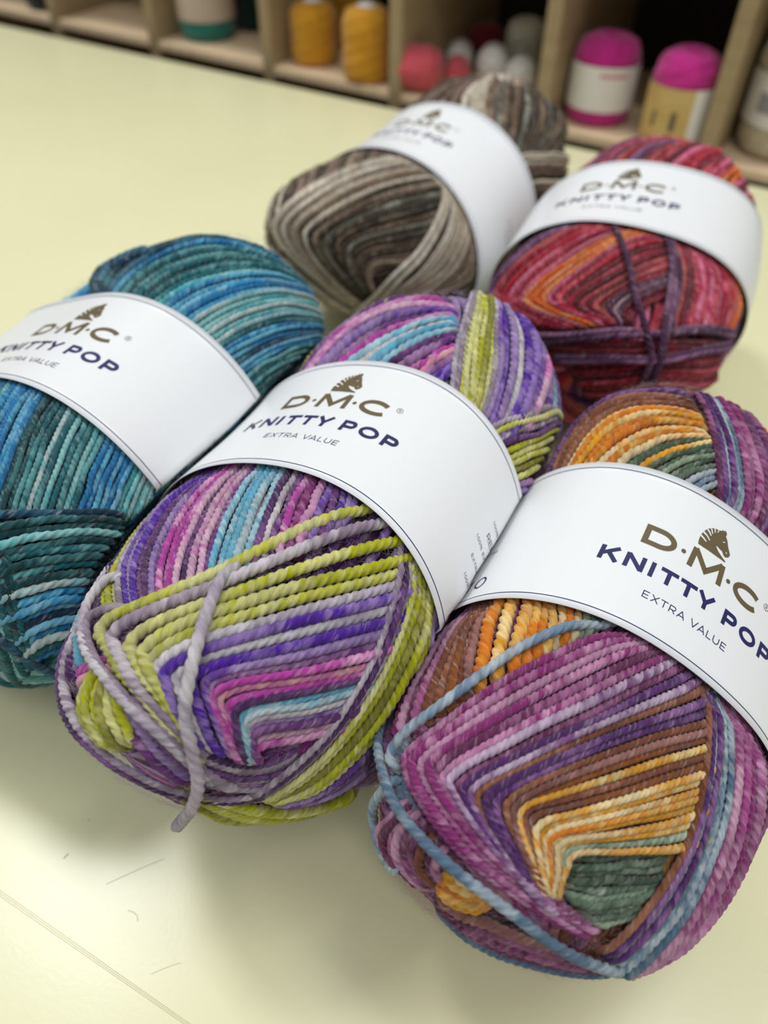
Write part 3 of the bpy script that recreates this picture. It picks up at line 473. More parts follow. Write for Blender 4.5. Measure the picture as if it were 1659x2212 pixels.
def ply_tube(P, N, R, key, seed, sides=12, plies=3, lobe=0.28):
    """P path, N surface normals, R radius per point; key = dye name per point (array of two colours). Returns verts, faces, colours"""
    n = len(P)
    Tn = np.gradient(P, axis=0); Tn /= np.linalg.norm(Tn, axis=1, keepdims=True) + 1e-12
    Bn = np.cross(Tn, N); Bn /= np.linalg.norm(Bn, axis=1, keepdims=True) + 1e-12
    Nn = np.cross(Bn, Tn)
    s = np.concatenate([[0], np.cumsum(np.linalg.norm(np.diff(P, axis=0), axis=1))])
    rm = float(np.mean(R))
    th0 = 2 * PI * np.arange(sides) / sides
    prof = (1 - lobe) + lobe * np.abs(np.cos(plies / 2 * th0))
    th = th0[None, :] - (2 * PI * s / (plies * 1.9 * rm))[:, None]
    rr = R[:, None] * prof[None, :]
    V = P[:, None, :] + rr[..., None] * (np.cos(th)[..., None] * Nn[:, None, :] + np.sin(th)[..., None] * Bn[:, None, :])
    A, B = key
    j = np.arange(sides) * plies // sides
    m = np.empty((n, sides))
    for q in range(plies):
        w1 = vnoise(s / (rm * 3.4) + 17.3 * q, seed * 7 + q)
        w2 = vnoise(s / 0.011 + 3.1, seed * 13 + 5)
        w3 = vnoise(s / (rm * 1.1) + 9.7 * q, seed * 5 + q)
        mix = np.clip((w1 * 0.50 + w2 * 0.85 + w3 * 0.40 - 0.82) * 2.6 + 0.10, 0, 1)
        m[:, j == q] = mix[:, None]
    C = A[:, None, :] * (1 - m[..., None]) + B[:, None, :] * m[..., None]
    C = C * (0.82 + 0.30 * vnoise(s / 0.016, seed * 3 + 1))[:, None, None]
    a = np.arange(n - 1)[:, None] * sides + np.arange(sides)[None, :]
    b = np.arange(n - 1)[:, None] * sides + (np.arange(sides)[None, :] + 1) % sides
    F = np.stack([a, b, b + sides, a + sides], -1).reshape(-1, 4)
    K = np.stack([np.repeat((s / 0.0011)[:, None], sides, 1), 7.0 * np.cos(th0)[None].repeat(n, 0) + seed % 97, 7.0 * np.sin(th0)[None].repeat(n, 0)], -1)
    return V.reshape(-1, 3), F, np.concatenate([C.reshape(-1, 3), K.reshape(-1, 3)], 1)

def resample(P, n):
    """smooth curve through the guide points, n points evenly spaced"""
    k = len(P)
    Pe = np.concatenate([[2 * P[0] - P[1]], P, [2 * P[-1] - P[-2]]])
    out = []
    for i in range(k - 1):
        p0, p1, p2, p3 = Pe[i], Pe[i + 1], Pe[i + 2], Pe[i + 3]
        t = np.linspace(0, 1, 16, endpoint=False)[:, None]
        out.append(0.5 * ((2 * p1) + (-p0 + p2) * t + (2 * p0 - 5 * p1 + 4 * p2 - p3) * t ** 2 + (-p0 + 3 * p1 - 3 * p2 + p3) * t ** 3))
    D = np.concatenate(out + [P[-1:]])
    s = np.concatenate([[0], np.cumsum(np.linalg.norm(np.diff(D, axis=0), axis=1))])
    q = np.linspace(0, s[-1], n)
    return np.stack([np.interp(q, s, D[:, i]) for i in range(3)], 1)

def smooth_path(P, times):
    for _ in range(times):
        P = P.copy(); P[1:-1] = 0.25 * P[:-2] + 0.5 * P[1:-1] + 0.25 * P[2:]
    return P

def extend(P, length):
    """carry a guide on past its first point, under the paper band"""
    d = P[0] - P[1]; d /= np.linalg.norm(d) + 1e-12
    k = np.linspace(length, length / 4, 3)
    return np.concatenate([P[0] + d * k[:, None], P])

def wrap_part(ball, root, spec, rng, seg):
    label, layer, ng, corner, ext, cols, G = spec
    G = [np.array(q, float).reshape(ng, 3) * 1e-4 for q in G]
    cols = cols.split(); n = len(cols)
    if len(G) == 1: n = 1
    nadd = 0
    if ext in ('e', 's', 'b'):
        G = [extend(q, 0.007) for q in G]; nadd = 3
    # resample each guide: before and after the corner, so the corners line up
    M = 48
    if corner is not None:
        c = corner + nadd
        RG = [np.concatenate([resample(q[:c + 1], M)[:-1], resample(q[c:], M)]) for q in G]
    else:
        RG = [resample(q, 2 * M - 1) for q in G]
    RG = np.array(RG)                                   # guides x points x 3
    if len(RG) > 1 and n > 1:
        f = np.linspace(0, len(RG) - 1, n) if n > 1 else np.array([0.0])
        i = np.minimum(np.floor(f).astype(int), len(RG) - 2); t = (f - i)[:, None, None]
        # cubic blend across the guides
        ip = np.maximum(i - 1, 0); iq = np.minimum(i + 2, len(RG) - 1)
        p0, p1, p2, p3 = RG[ip], RG[i], RG[i + 1], RG[iq]
        lin_ = p1 * (1 - t) + p2 * t
        S = lin_
        gap = np.linalg.norm(np.diff(S, axis=0), axis=2)
        gl = np.concatenate([gap[:1], (gap[1:] + gap[:-1]) / 2, gap[-1:]]) if n > 2 else np.repeat(gap[:1], n, 0)
        R0 = float(np.clip(np.percentile(np.median(gap, axis=1), 55) * 0.56, 0.0007, 0.0012))
    else:
        S = RG[:n]; R0 = 0.00105; gl = np.full(RG[:n].shape[:2], R0 / 0.56)
    if layer >= 3: R0 = max(R0, 0.00105)
    if n <= 2: R0 = 0.00105
    jit = rng.normal(0, (0.40 if 'hollow' in label else 0.20) * R0, (n, 8, 3))
    Vs, Fs, Cs, base = [], [], [], 0
    chainP, chainN, chainR, chainA, chainB = [], [], [], [], []
    for k in range(n):
        Q = S[k]
        L = np.sum(np.linalg.norm(np.diff(Q, axis=0), axis=1))
        m = max(int(L / (seg * R0 * 2)), 12)
        Qd = resample(Q, m) if corner is None else np.concatenate([resample(Q[:M], max(m // 2, 8))[:-1], resample(Q[M - 1:], max(m // 2, 8))])
        x = np.linspace(0, 7, len(Qd))
        J = np.stack([np.interp(x, np.arange(8), jit[k, :, i]) for i in range(3)], 1)
        Qd = smooth_path(ball.on(Qd + J), 3 if corner is not None else 2)
        Qd = ball.on(Qd)
        Rl = np.interp(np.linspace(0, 1, len(Qd)), np.linspace(0, 1, gl.shape[1]), gl[k] * 0.54)
        Rl = np.clip(Rl, R0 * 0.85, R0 * 1.4) if n > 2 else np.full(len(Qd), R0)
        N = ball.normal(Qd)
        s = np.concatenate([[0], np.cumsum(np.linalg.norm(np.diff(Qd, axis=0), axis=1))])
        off = -R0 * 0.55 + layer * 0.00075 + 0.00035 * math.sin(k * 2.4) * (layer < 3)
        off = np.full(len(Qd), off)
        edge = np.abs(ball.v_of(Qd)) - BAND_HALF          # under the paper the yarn is pressed flat
        near = np.clip(1 - edge / 0.004, 0, 1)
        off = off * (1 - near) + np.minimum(off, -R0 - 0.0002) * near
        tail = 0.0028
        sink = np.clip(1 - s / tail, 0, 1) ** 2 + np.clip(1 - (s[-1] - s) / tail, 0, 1) ** 2
        if ext == 'w': sink = sink * 1.3
        off = off - sink * R0 * 2.4
        P = Qd + N * off[:, None]
        A = np.repeat(DYE_L[cols[k]][0][None], len(P), 0); B = np.repeat(DYE_L[cols[k]][1][None], len(P), 0)
        if k % 2: P, N, A, B, Rl = P[::-1], N[::-1], A[::-1], B[::-1], Rl[::-1]
        if chainP:                                         # the yarn turns back inside the ball to the next strand
            p0, p1 = chainP[-1][-1], P[0]
            n0 = chainN[-1][-1]
            tt = np.linspace(0, 1, 8)[1:-1, None]
            mid = p0 * (1 - tt) + p1 * tt - n0 * (np.sin(PI * tt) * 0.0018)
            chainR.append(np.full(len(mid), R0)); chainP.append(mid); chainN.append(np.repeat(n0[None], len(mid), 0))
            chainA.append(np.repeat(A[:1], len(mid), 0)); chainB.append(np.repeat(B[:1], len(mid), 0))
        chainR.append(Rl); chainP.append(P); chainN.append(N); chainA.append(A); chainB.append(B)
    P = np.concatenate(chainP); N = np.concatenate(chainN); A = np.concatenate(chainA); B = np.concatenate(chainB)
    kk = np.linspace(-1, 1, 9); ker = np.exp(-kk ** 2 * 3); ker /= ker.sum()
    for X in (A, B):
        for i in range(3):
            X[:, i] = np.convolve(np.pad(X[:, i], 4, mode='edge'), ker, 'valid')
    W = ball.settle(ball.C + ball.bend(P))
    N3 = N[:, 0:1] * ball.a + N[:, 1:2] * ball.s + N[:, 2:3] * ball.n
    V, F, C = ply_tube(W, N3, smooth_path(np.concatenate(chainR)[:, None].repeat(3, 1), 6)[:, 0], (A, B), rng.integers(1, 9999))
    V[:, 2] = np.maximum(V[:, 2], 0.0002)
    me = grid_mesh('yarn_wrap', V - np.array(root.location), F)
    set_dye(me, C)
    o = link('loose_strand' if n <= 2 and layer >= 2 else 'yarn_wrap', me, M_YARN, root)
    o['label'] = label
    return o

def core_part(ball, root):
    """the wound body under the visible strands, dyed like the rest"""
    nu, nv = 90, 60
    th = np.linspace(0, 2 * PI, nu, endpoint=False); la = np.linspace(-PI / 2, PI / 2, nv)
    D = np.stack([np.repeat(np.sin(la)[:, None], nu, 1), np.cos(la)[:, None] * np.cos(th)[None], np.cos(la)[:, None] * np.sin(th)[None]], -1)
    D = D * np.array([0.07, 0.042, 0.042])
    Q = ball.on(D.reshape(-1, 3)); Q = Q - ball.normal(Q) * 0.0042
    W = ball.settle(ball.C + ball.bend(Q))
    a = (np.arange(nv - 1)[:, None] * nu + np.arange(nu)[None]); b = np.arange(nv - 1)[:, None] * nu + (np.arange(nu)[None] + 1) % nu
    F = np.stack([a, b, b + nu, a + nu], -1).reshape(-1, 4)
    me = grid_mesh('yarn_core', W - np.array(root.location), F)
    runs = RUNS[ball.name].split()
    k = (th / (2 * PI) * len(runs) * 2).astype(int) % len(runs)
    C = np.array([DYE_L[runs[q]][0] for q in k])
    set_dye(me, np.tile(C, (nv, 1)))
    return link('yarn_core', me, M_YARN, root)

def winding_part(ball, root, rng, turns=64, per=330):
    """one long yarn wound round and round the ball, turning a little with each pass"""
    n = turns * per
    t = np.arange(n) * 2 * PI / per
    psi = t / turns * 1.0 + 0.3
    inc = math.radians(20)
    # great circle whose plane holds an axis tilted by inc from the ball's own axis
    e1 = np.stack([np.full(n, math.cos(inc)), math.sin(inc) * np.cos(psi), math.sin(inc) * np.sin(psi)], 1)
    e2 = np.stack([np.zeros(n), -np.sin(psi), np.cos(psi)], 1)
    D = np.cos(t)[:, None] * e1 + np.sin(t)[:, None] * e2
    D = D * np.array([0.07, 0.042, 0.042])
    D += np.stack([np.interp(np.arange(n), np.linspace(0, n, turns * 6), rng.normal(0, 0.0005, turns * 6)) for _ in range(3)], 1)
    Q = ball.on(D); N = ball.normal(Q)
    R = 0.00118
    P = Q - N * (R + 0.0009 + R * (1 + np.tanh(5 * np.sin(t))))[:, None]   # one way over, the way back beneath it
    runs = RUNS[ball.name].split()
    A0 = np.array([DYE_L[r][0] for r in runs]); B0 = np.array([DYE_L[r][1] for r in runs])
    pos = np.arange(n) / per / 2.3
    i = np.floor(pos).astype(int); f = np.clip((pos - i - 0.8) / 0.2, 0, 1)[:, None]
    A = A0[i % len(runs)] * (1 - f) + A0[(i + 1) % len(runs)] * f
    B = B0[i % len(runs)] * (1 - f) + B0[(i + 1) % len(runs)] * f
    W = ball.settle(ball.C + ball.bend(P))
    N3 = N[:, 0:1] * ball.a + N[:, 1:2] * ball.s + N[:, 2:3] * ball.n
    V, F, C = ply_tube(W, N3, np.full(n, R), (A, B), rng.integers(1, 9999), sides=9)
    V[:, 2] = np.maximum(V[:, 2], 0.0002)
    me = grid_mesh('inner_winding', V - np.array(root.location), F)
    set_dye(me, C)
    return link('inner_winding', me, M_YARN, root)

def fuzz_part(ball, root, rng, count, material):
    D = rng.normal(size=(count, 3)) * np.array([0.07, 0.042, 0.042])
    Q = ball.on(D); N = ball.normal(Q)
    keep = np.abs(ball.v_of(Q)) > BAND_HALF + 0.0005
    Q, N = Q[keep], N[keep]; n = len(Q)
    tg = np.cross(N, rng.normal(size=(n, 3))); tg /= np.linalg.norm(tg, axis=1, keepdims=True)
    L = rng.uniform(0.001, 0.0036, n)[:, None]
    curl = np.cross(N, tg) * rng.normal(0, 0.5, (n, 1))
    up = rng.uniform(0.15, 0.8, (n, 1))
    pts = []
    for k in np.linspace(0, 1, 5):
        pts.append(Q - N * 0.0006 + L * (tg * k + N * up * k * (1 - 0.45 * k) + curl * k * k))
    W = np.stack(pts, 1).reshape(-1, 3)
    W = ball.settle(ball.C + ball.bend(W)) - np.array(root.location)
    hc = bpy.data.hair_curves.new('fuzz')
    hc.add_curves([5] * n)
    hc.attributes['position'].data.foreach_set('vector', W.astype(np.float32).ravel())
    ra = hc.attributes.get('radius') or hc.attributes.new('radius', 'FLOAT', 'POINT')
    ra.data.foreach_set('value', np.tile(np.array([1.15e-5, 1.1e-5, 1.0e-5, 0.8e-5, 0.4e-5], np.float32), n))
    hc.materials.append(material)
    o = bpy.data.objects.new('fuzz', hc)
    COL.objects.link(o); o.parent = root
    o['kind'] = 'stuff'
    return o

# ------------------------------------------------------------------ the printed paper band
def band_part(ball, root):
    nph, nv = 220, 15
    X = np.linspace(ball.arc_x[0], ball.arc_x[0] + (ball.arc_x[-1] - ball.arc_x[0]), nph)
    v = np.linspace(-BAND_HALF, BAND_HALF, nv)
    XX, VV = np.meshgrid(X, v, indexing='ij')
    flare = 0.0003 * (np.abs(VV) / BAND_HALF) ** 6
    def sheet(off):
        ph = np.interp(XX.ravel(), ball.arc_x, ball.arc_f)
        return ball.settle(ball.C + ball.band_raw(ph, VV.ravel(), off + flare.ravel()))
    hi, lo = sheet(0.0), sheet(-0.00018)
    n = nph * nv
    i, j = np.meshgrid(np.arange(nph - 1), np.arange(nv - 1), indexing='ij')
    a = (i * nv + j).ravel(); b = ((i + 1) * nv + j).ravel()
    F = [np.stack([a, a + 1, b + 1, b], 1), np.stack([a, b, b + 1, a + 1], 1) + n]
    for jj in (0, nv - 1):
        p = np.arange(nph - 1) * nv + jj; q = p + nv
        F.append(np.stack([p, q, q + n, p + n], 1))
    me = grid_mesh('paper_band', np.concatenate([hi, lo]) - np.array(root.location), np.concatenate(F))
    o = link('paper_band', me, M_PAPER, root)
    o['label'] = 'white printed paper band'
    return o

# letters as strokes: (width, [polylines]) in units of the cap height
def arc(cx, cy, rx, ry, a0, a1, n=14):
    return [(cx + rx * math.cos(math.radians(a0 + (a1 - a0) * k / n)), cy + ry * math.sin(math.radians(a0 + (a1 - a0) * k / n))) for k in range(n + 1)]
def glyph(ch, W, t):
    h = t / 2
    x0, x1, y0, y1 = h, W - h, h, 1 - h
    if ch == 'D': return [[(x0, 0), (x0, 1)], [(0, y0), (W * 0.5, y0)] + arc(W * 0.5, 0.5, x1 - W * 0.5, 0.5 - h, -90, 90) + [(0, y1)]]
    if ch == 'M': return [[(x0, 0), (x0 + W * 0.03, 1)], [(x0 + W * 0.03, 0.97), (W / 2, 0.2), (x1 - W * 0.03, 0.97)], [(x1 - W * 0.03, 1), (x1, 0)]]
    if ch == 'C': return [arc(W / 2 + 0.02, 0.5, W / 2 - h, 0.5 - h, 42, 318, 26)]
    if ch == 'O': return [arc(W / 2, 0.5, W / 2 - h, 0.5 - h, 0, 360, 30)]
    if ch == 'K': return [[(x0, 0), (x0, 1)], [(W - h, 1), (x0 + 0.05, 0.42)], [(x0 + W * 0.3, 0.6), (W - h * 0.8, 0)]]
    if ch == 'N': return [[(x0, 0), (x0, 1)], [(x0, 0.95), (x1, 0.05)], [(x1, 0), (x1, 1)]]
    if ch == 'I': return [[(W / 2, 0), (W / 2, 1)]]
    if ch == 'T': return [[(0, y1), (W, y1)], [(W / 2, 0), (W / 2, 1)]]
    if ch == 'Y': return [[(h * 0.9, 1), (W / 2, 0.42), (W - h * 0.9, 1)], [(W / 2, 0.45), (W / 2, 0)]]
    if ch in 'PR':
        r = (y1 - 0.42) / 2
        out = [[(x0, 0), (x0, 1)], [(0, y1), (x1 - r, y1)] + arc(x1 - r, y1 - r, r, r, 90, -90, 10) + [(0, 0.42)]]
        if ch == 'R': out.append([(W * 0.5, 0.42), (W - h, 0)])
        return out
    if ch == 'E': return [[(x0, 0), (x0, 1)], [(0, y0), (W, y0)], [(0, 0.5), (W * 0.9, 0.5)], [(0, y1), (W, y1)]]
    if ch == 'F': return [[(x0, 0), (x0, 1)], [(0, 0.5), (W * 0.9, 0.5)], [(0, y1), (W, y1)]]
    if ch == 'X': return [[(h, 0), (W - h, 1)], [(h, 1), (W - h, 0)]]
    if ch == 'A': return [[(h * 0.8, 0), (W / 2, 1), (W - h * 0.8, 0)], [(W * 0.2, 0.3), (W * 0.8, 0.3)]]
    if ch == 'V': return [[(h * 0.8, 1), (W / 2, 0), (W - h * 0.8, 1)]]
    if ch == 'L': return [[(x0, 1), (x0, 0)], [(0, y0), (W, y0)]]
    if ch == 'U': return [[(x0, 1), (x0, 0.4)] + arc(W / 2, 0.4, W / 2 - h, 0.4 - h, 180, 360, 12) + [(x1, 1)]]
    if ch == '1': return [[(W * 0.2, 0.8), (W * 0.55, 0.97), (W * 0.55, 0)]]
    if ch == '0': return [arc(W / 2, 0.5, W / 2 - h, 0.5 - h, 0, 360, 20)]
    if ch == '%': return [[(h, 0), (W - h, 1)], arc(W * 0.22, 0.76, W * 0.16, 0.18, 0, 360, 10), arc(W * 0.78, 0.24, W * 0.16, 0.18, 0, 360, 10)]
    return []

def stroke_quads(pl, t, step):
    """polyline -> quad strip of width t with mitred joints, subdivided to at most step"""
    P = [np.array(p, float) for p in pl]
    P = [P[0]] + [q for p, q in zip(P[:-1], P[1:]) if np.linalg.norm(q - p) > 1e-7]
    D = [P[0]]
    for a, b in zip(P[:-1], P[1:]):
        k = max(1, int(math.ceil(np.linalg.norm(b - a) / step)))
        D += [a + (b - a) * q / k for q in range(1, k + 1)]
    D = np.array(D)
    d = np.diff(D, axis=0); d /= np.linalg.norm(d, axis=1, keepdims=True) + 1e-12
    closed = np.linalg.norm(D[0] - D[-1]) < 1e-6
    d0 = np.concatenate([d[-1:] if closed else d[:1], d]); d1 = np.concatenate([d, d[:1] if closed else d[-1:]])
    nn = np.stack([-(d0 + d1)[:, 1], (d0 + d1)[:, 0]], 1); nn /= np.linalg.norm(nn, axis=1, keepdims=True) + 1e-12
    n1 = np.stack([-d1[:, 1], d1[:, 0]], 1)
    k = np.clip(1 / np.maximum(np.abs((nn * n1).sum(1)), 0.3), 1, 2.2)[:, None]
    V = np.concatenate([D + nn * k * t / 2, D - nn * k * t / 2])
    m = len(D)
    F = [(i, i + 1, m + i + 1, m + i) for i in range(m - 1)]
    return V, F

def text_line(chars, x, y, h, t, step=0.0006):
    """chars: list of (char, width in metres, gap after). Strokes laid out flat from x on base line y, height h"""
    Vs, Fs, base = [], [], 0
    for ch, wd, gap in chars:
        for pl in glyph(ch, wd / h, t / h):
            V, F = stroke_quads([(px * h, py * h) for px, py in pl], t, step)
            V = V + np.array([x, y])
            Vs.append(V); Fs += [tuple(base + q for q in f) for f in F]; base += len(V)
        x += wd + gap
    return np.concatenate(Vs), Fs

def print_on(ball, root, parent, name, V2, F, off, material, label=None):
    V2 = np.asarray(V2)
    W = ball.band(V2[:, 0], V2[:, 1], off) - np.array(root.location)
    # tiny lift follows the paper, faces turned outwards
    me = bpy.data.meshes.new(name)
    me.from_pydata([tuple(p) for p in W], [], F)
    me.update()
    o = link(name, me, material, parent)
    if label: o['label'] = label
    return o

def flat_poly(pts, cuts=2):
    bm = bmesh.new()
    vs = [bm.verts.new((x * 1e-3, y * 1e-3, 0)) for x, y in pts]
    bm.faces.new(vs)
    bmesh.ops.triangulate(bm, faces=bm.faces[:])
    for _ in range(cuts):
        long_ = [e for e in bm.edges if e.calc_length() > 0.0009]
        bmesh.ops.subdivide_edges(bm, edges=long_, cuts=1)
        bmesh.ops.triangulate(bm, faces=bm.faces[:])
    bm.verts.index_update()
    V = np.array([(v.co.x, v.co.y) for v in bm.verts]); F = [tuple(v.index for v in f.verts) for f in bm.faces]
    bm.free()
    return V, F

PRINT = {'purple': (-0.0110, 0.0007, 1.0), 'orange': (0.0108, -0.0010, 1.0), 'teal': (0.0008, -0.0008, 1.08), 'beige': (-0.0072, 0.0010, 1.0), 'red': (-0.0075, 0.0005, 1.0)}
SMALL = {'purple': [('100% EXTRA VALUE', 0.0395, 0.0062, 0.0009), ('REF', 0.0400, 0.0022, 0.0015), ('100% EXTRA VALUE 100%', 0.0372, -0.0012, 0.0009), ('EXTRA VALUE', 0.0392, -0.0052, 0.0009), ('100% EXTRA', 0.0405, -0.0096, 0.0009)],
         'teal': [('100%', 0.0522, 0.0002, 0.0012)],
         'orange': [('10', -0.0385, -0.0160, 0.0036), ('EXTRA', -0.0400, -0.0040, 0.0009)],
         'beige': [('EXTRA VALUE', 0.0540, 0.0015, 0.0010), ('100% EXTRA', 0.056, -0.0015, 0.0010)], 'red': []}
WIDTH = {'1': 0.6, '0': 0.85, '%': 1.2, ' ': 0.5}

def printing(ball, root, band):
    cx, cy, sc = PRINT[ball.name]
    mm = 0.001 * sc
    def line(chars): return [(c, a * mm, g * mm) for c, a, g in chars]
    lift = 0.00006
    V, F = text_line(line([('D', 7.2, 3.1)]) + line([('M', 8.6, 2.7)]) + line([('C', 8.3, 0)]), cx - 15.0 * mm, cy + 1.9 * mm, 5.2 * mm, 1.25 * mm)
    for dx in (-6.15, 5.25):                               # the two raised dots
        a = np.linspace(0, 2 * PI, 12, endpoint=False)
        D = np.stack([cx + dx * mm + 0.55 * mm * np.cos(a), cy + 4.5 * mm + 0.55 * mm * np.sin(a)], 1)
        F = F + [tuple(range(len(V), len(V) + 12))]; V = np.concatenate([V, D])
    print_on(ball, root, band, 'large_lettering', V, F, lift, M_BRONZE, 'bronze brand lettering')
    V, F = flat_poly(EMBLEM)
    V = V * sc + np.array([cx, cy])
    print_on(ball, root, band, 'emblem', V, F, lift, M_BRONZE, 'bronze zebra head emblem')
    Vs, Fs, base = [], [], 0
    for st in EMBLEM_STRIPES:
        V, F = flat_poly(st, 1)
        Vs.append(V * sc + np.array([cx, cy])); Fs += [tuple(base + q for q in f) for f in F]; base += len(V)
    print_on(ball, root, band, 'emblem_pattern', np.concatenate(Vs), Fs, lift * 2.2, M_PAPER, 'white stripes of the emblem')
    V, F = text_line(line([('K', 4.2, 1.0), ('N', 4.2, 1.1), ('I', 1.0, 1.2), ('T', 3.9, 0.6), ('T', 3.9, 0.3), ('Y', 4.4, 2.5), ('P', 3.7, 1.0), ('O', 4.9, 1.2), ('P', 3.7, 0)]), cx - 21.6 * mm, cy - 5.5 * mm, 3.8 * mm, 0.95 * mm)
    print_on(ball, root, band, 'navy_lettering', V, F, lift, M_NAVY, 'navy lettering')
    V, F = text_line(line([('E', 1.35, .5), ('X', 1.7, .35), ('T', 1.6, .4), ('R', 1.5, .4), ('A', 1.8, 1.3), ('V', 1.8, .15), ('A', 1.8, .4), ('L', 1.25, .4), ('U', 1.6, .5), ('E', 1.35, 0)]), cx - 10.4 * mm, cy - 10.9 * mm, 1.75 * mm, 0.2 * mm)
    print_on(ball, root, band, 'small_lettering', V, F, lift, M_NAVY, 'thin navy lettering')
    a = np.linspace(0, 360, 19)
    V, F = stroke_quads([(cx + 16.4 * mm + 0.75 * mm * math.cos(math.radians(q)), cy + 6.3 * mm + 0.75 * mm * math.sin(math.radians(q))) for q in a], 0.13 * mm, 0.001)
    V2, F2 = text_line([('R', 0.55 * mm, 0)], cx + 16.15 * mm, cy + 5.95 * mm, 0.75 * mm, 0.12 * mm)
    print_on(ball, root, band, 'registered_mark', np.concatenate([V, V2]), F + [tuple(len(V) + q for q in f) for f in F2], lift, M_BRONZE)
    for e in (-1, 1):
        X = np.linspace(ball.arc_x[0], ball.arc_x[-1], 260)
        vv = e * (BAND_HALF - 0.0017)
        V = np.concatenate([np.stack([X, np.full(260, vv - 0.00012)], 1), np.stack([X, np.full(260, vv + 0.00012)], 1)])
        F = [(i, i + 1, 260 + i + 1, 260 + i) for i in range(259)]
        print_on(ball, root, band, 'border_line', V, F, lift, M_NAVY)
    for txt, x, y, h in SMALL[ball.name]:
        V, F = text_line([(c, WIDTH.get(c, 0.9) * h, 0.22 * h) for c in txt], 0, 0, h, 0.12 * h)
        print_on(ball, root, band, 'small_lettering', V + np.array([x, y]), F, lift, M_NAVY)

FUZZ_M = {}
def make_ball(name, label, group, fuzz, seg, tint):
    ball = BALL[name]
    rng = np.random.default_rng(sum(map(ord, name)))
    root = empty('yarn_ball', (ball.C[0], ball.C[1], 0.0), label, 'yarn', group)
    core_part(ball, root)
    winding_part(ball, root, rng)
    for spec in WRAPS[name]:
        wrap_part(ball, root, spec, rng, seg)
    if name in LOOSE:
        key, q = LOOSE[name]
        Q = np.array(q, float).reshape(-1, 3) * 1e-4
        Q = ball.on(resample(Q, 340)); N = ball.normal(Q)
        R0 = 0.00125
        s = np.linspace(0, 1, len(Q))
        off = 0.0022 * np.clip(s / 0.10, 0, 1) + 0.0004 + 0.0010 * np.clip((s - 0.9) / 0.1, 0, 1)
        P = smooth_path(Q + N * off[:, None], 6)
        W = ball.settle(ball.C + ball.bend(P))
        N3 = N[:, 0:1] * ball.a + N[:, 1:2] * ball.s + N[:, 2:3] * ball.n
        R = R0 * np.clip((1.0 - s) / 0.012, 0.15, 1) ** 0.5
        A = np.repeat(DYE_L['whitelilac'][1][None] * 1.1, len(W), 0); B = np.repeat(DYE_L['whitelilac'][0][None], len(W), 0)
        V, F, C = ply_tube(W, N3, R, (A, B), 77, sides=15, plies=3)
        me = grid_mesh('yarn_tail', V - np.array(root.location), F); set_dye(me, C)
        o = link('yarn_tail', me, M_YARN, root); o['label'] = 'loose lilac yarn end hanging over the strands'
    band = band_part(ball, root)
    printing(ball, root, band)
    FUZZ_M[name] = mat('fuzz_' + name, tint, 0.8, 0.2)
    fuzz_part(ball, root, rng, fuzz, FUZZ_M[name])
    return root

G5 = 'banded variegated yarn balls on the table'
make_ball('orange', 'yarn ball in orange, plum and dark green strands with white band', G5, 20000, 0.30, (200, 160, 160))
make_ball('purple', 'yarn ball in purple and lime green strands with a loose lilac end', G5, 20000, 0.30, (190, 170, 190))
make_ball('teal', 'teal and bright blue yarn ball with white paper band', G5, 9000, 0.42, (110, 170, 180))
make_ball('beige', 'brown and beige striped yarn ball with white paper band', G5, 6000, 0.5, (180, 165, 150))
make_ball('red', 'crimson and orange yarn ball tied across its end with purple strands', G5, 6000, 0.5, (200, 90, 110))

# ------------------------------------------------------------------ small yarn balls standing in the cubbies
def skein_mesh(name, prof, turns, amp, n=48, rows=90):
    """a lathe whose surface is ridged by slanting strands; prof = [(r, z)...]"""
    P = np.array(prof, float)
    s = np.concatenate([[0], np.cumsum(np.linalg.norm(np.diff(P, axis=0), axis=1))])
    q = np.linspace(0, s[-1], rows)
    r = np.interp(q, s, P[:, 0]); z = np.interp(q, s, P[:, 1])
    r = smooth_path(np.stack([r, z], 1), 4)[:, 0]
    th = np.linspace(0, 2 * PI, n, endpoint=False)
    ph = turns * th[None] + q[:, None] / s[-1] * 26
    rr = r[:, None] * (1 + amp * np.abs(np.sin(ph)) - amp)
    V = np.stack([rr * np.cos(th)[None], rr * np.sin(th)[None], np.repeat(z[:, None], n, 1)], -1).reshape(-1, 3)
    a = np.arange(rows - 1)[:, None] * n + np.arange(n)[None]; b = np.arange(rows - 1)[:, None] * n + (np.arange(n)[None] + 1) % n
    return grid_mesh(name, V, np.stack([a, b, b + n, a + n], -1).reshape(-1, 4))

def tube_mesh(name, r, z0, z1, n=64, bulge=0.0, a0=0, a1=2 * PI):
    th = np.linspace(a0, a1, n); z = np.linspace(z0, z1, 7)
    V = []
    for k, zz in enumerate(z):
        rr = r * (1 + bulge * (1 - ((zz - (z0 + z1) / 2) / ((z1 - z0) / 2)) ** 2))
        V.append(np.stack([rr * np.cos(th), rr * np.sin(th), np.full(n, zz)], 1))
    a = np.arange(6)[:, None] * n + np.arange(n - 1)[None]
    return grid_mesh(name, np.concatenate(V), np.stack([a, a + 1, a + 1 + n, a + n], -1).reshape(-1, 4))

def dyed(name, rgb):
    c = np.array(rgb, float)
    return noise_colour(mat(name, rgb, 0.85, 0.2, 0.3), c * 0.86, np.minimum(c * 1.08, 255), 160, 4, stretch=(1, 1, 6), bump=0.5, bump_scale=900, dist=0.0006)

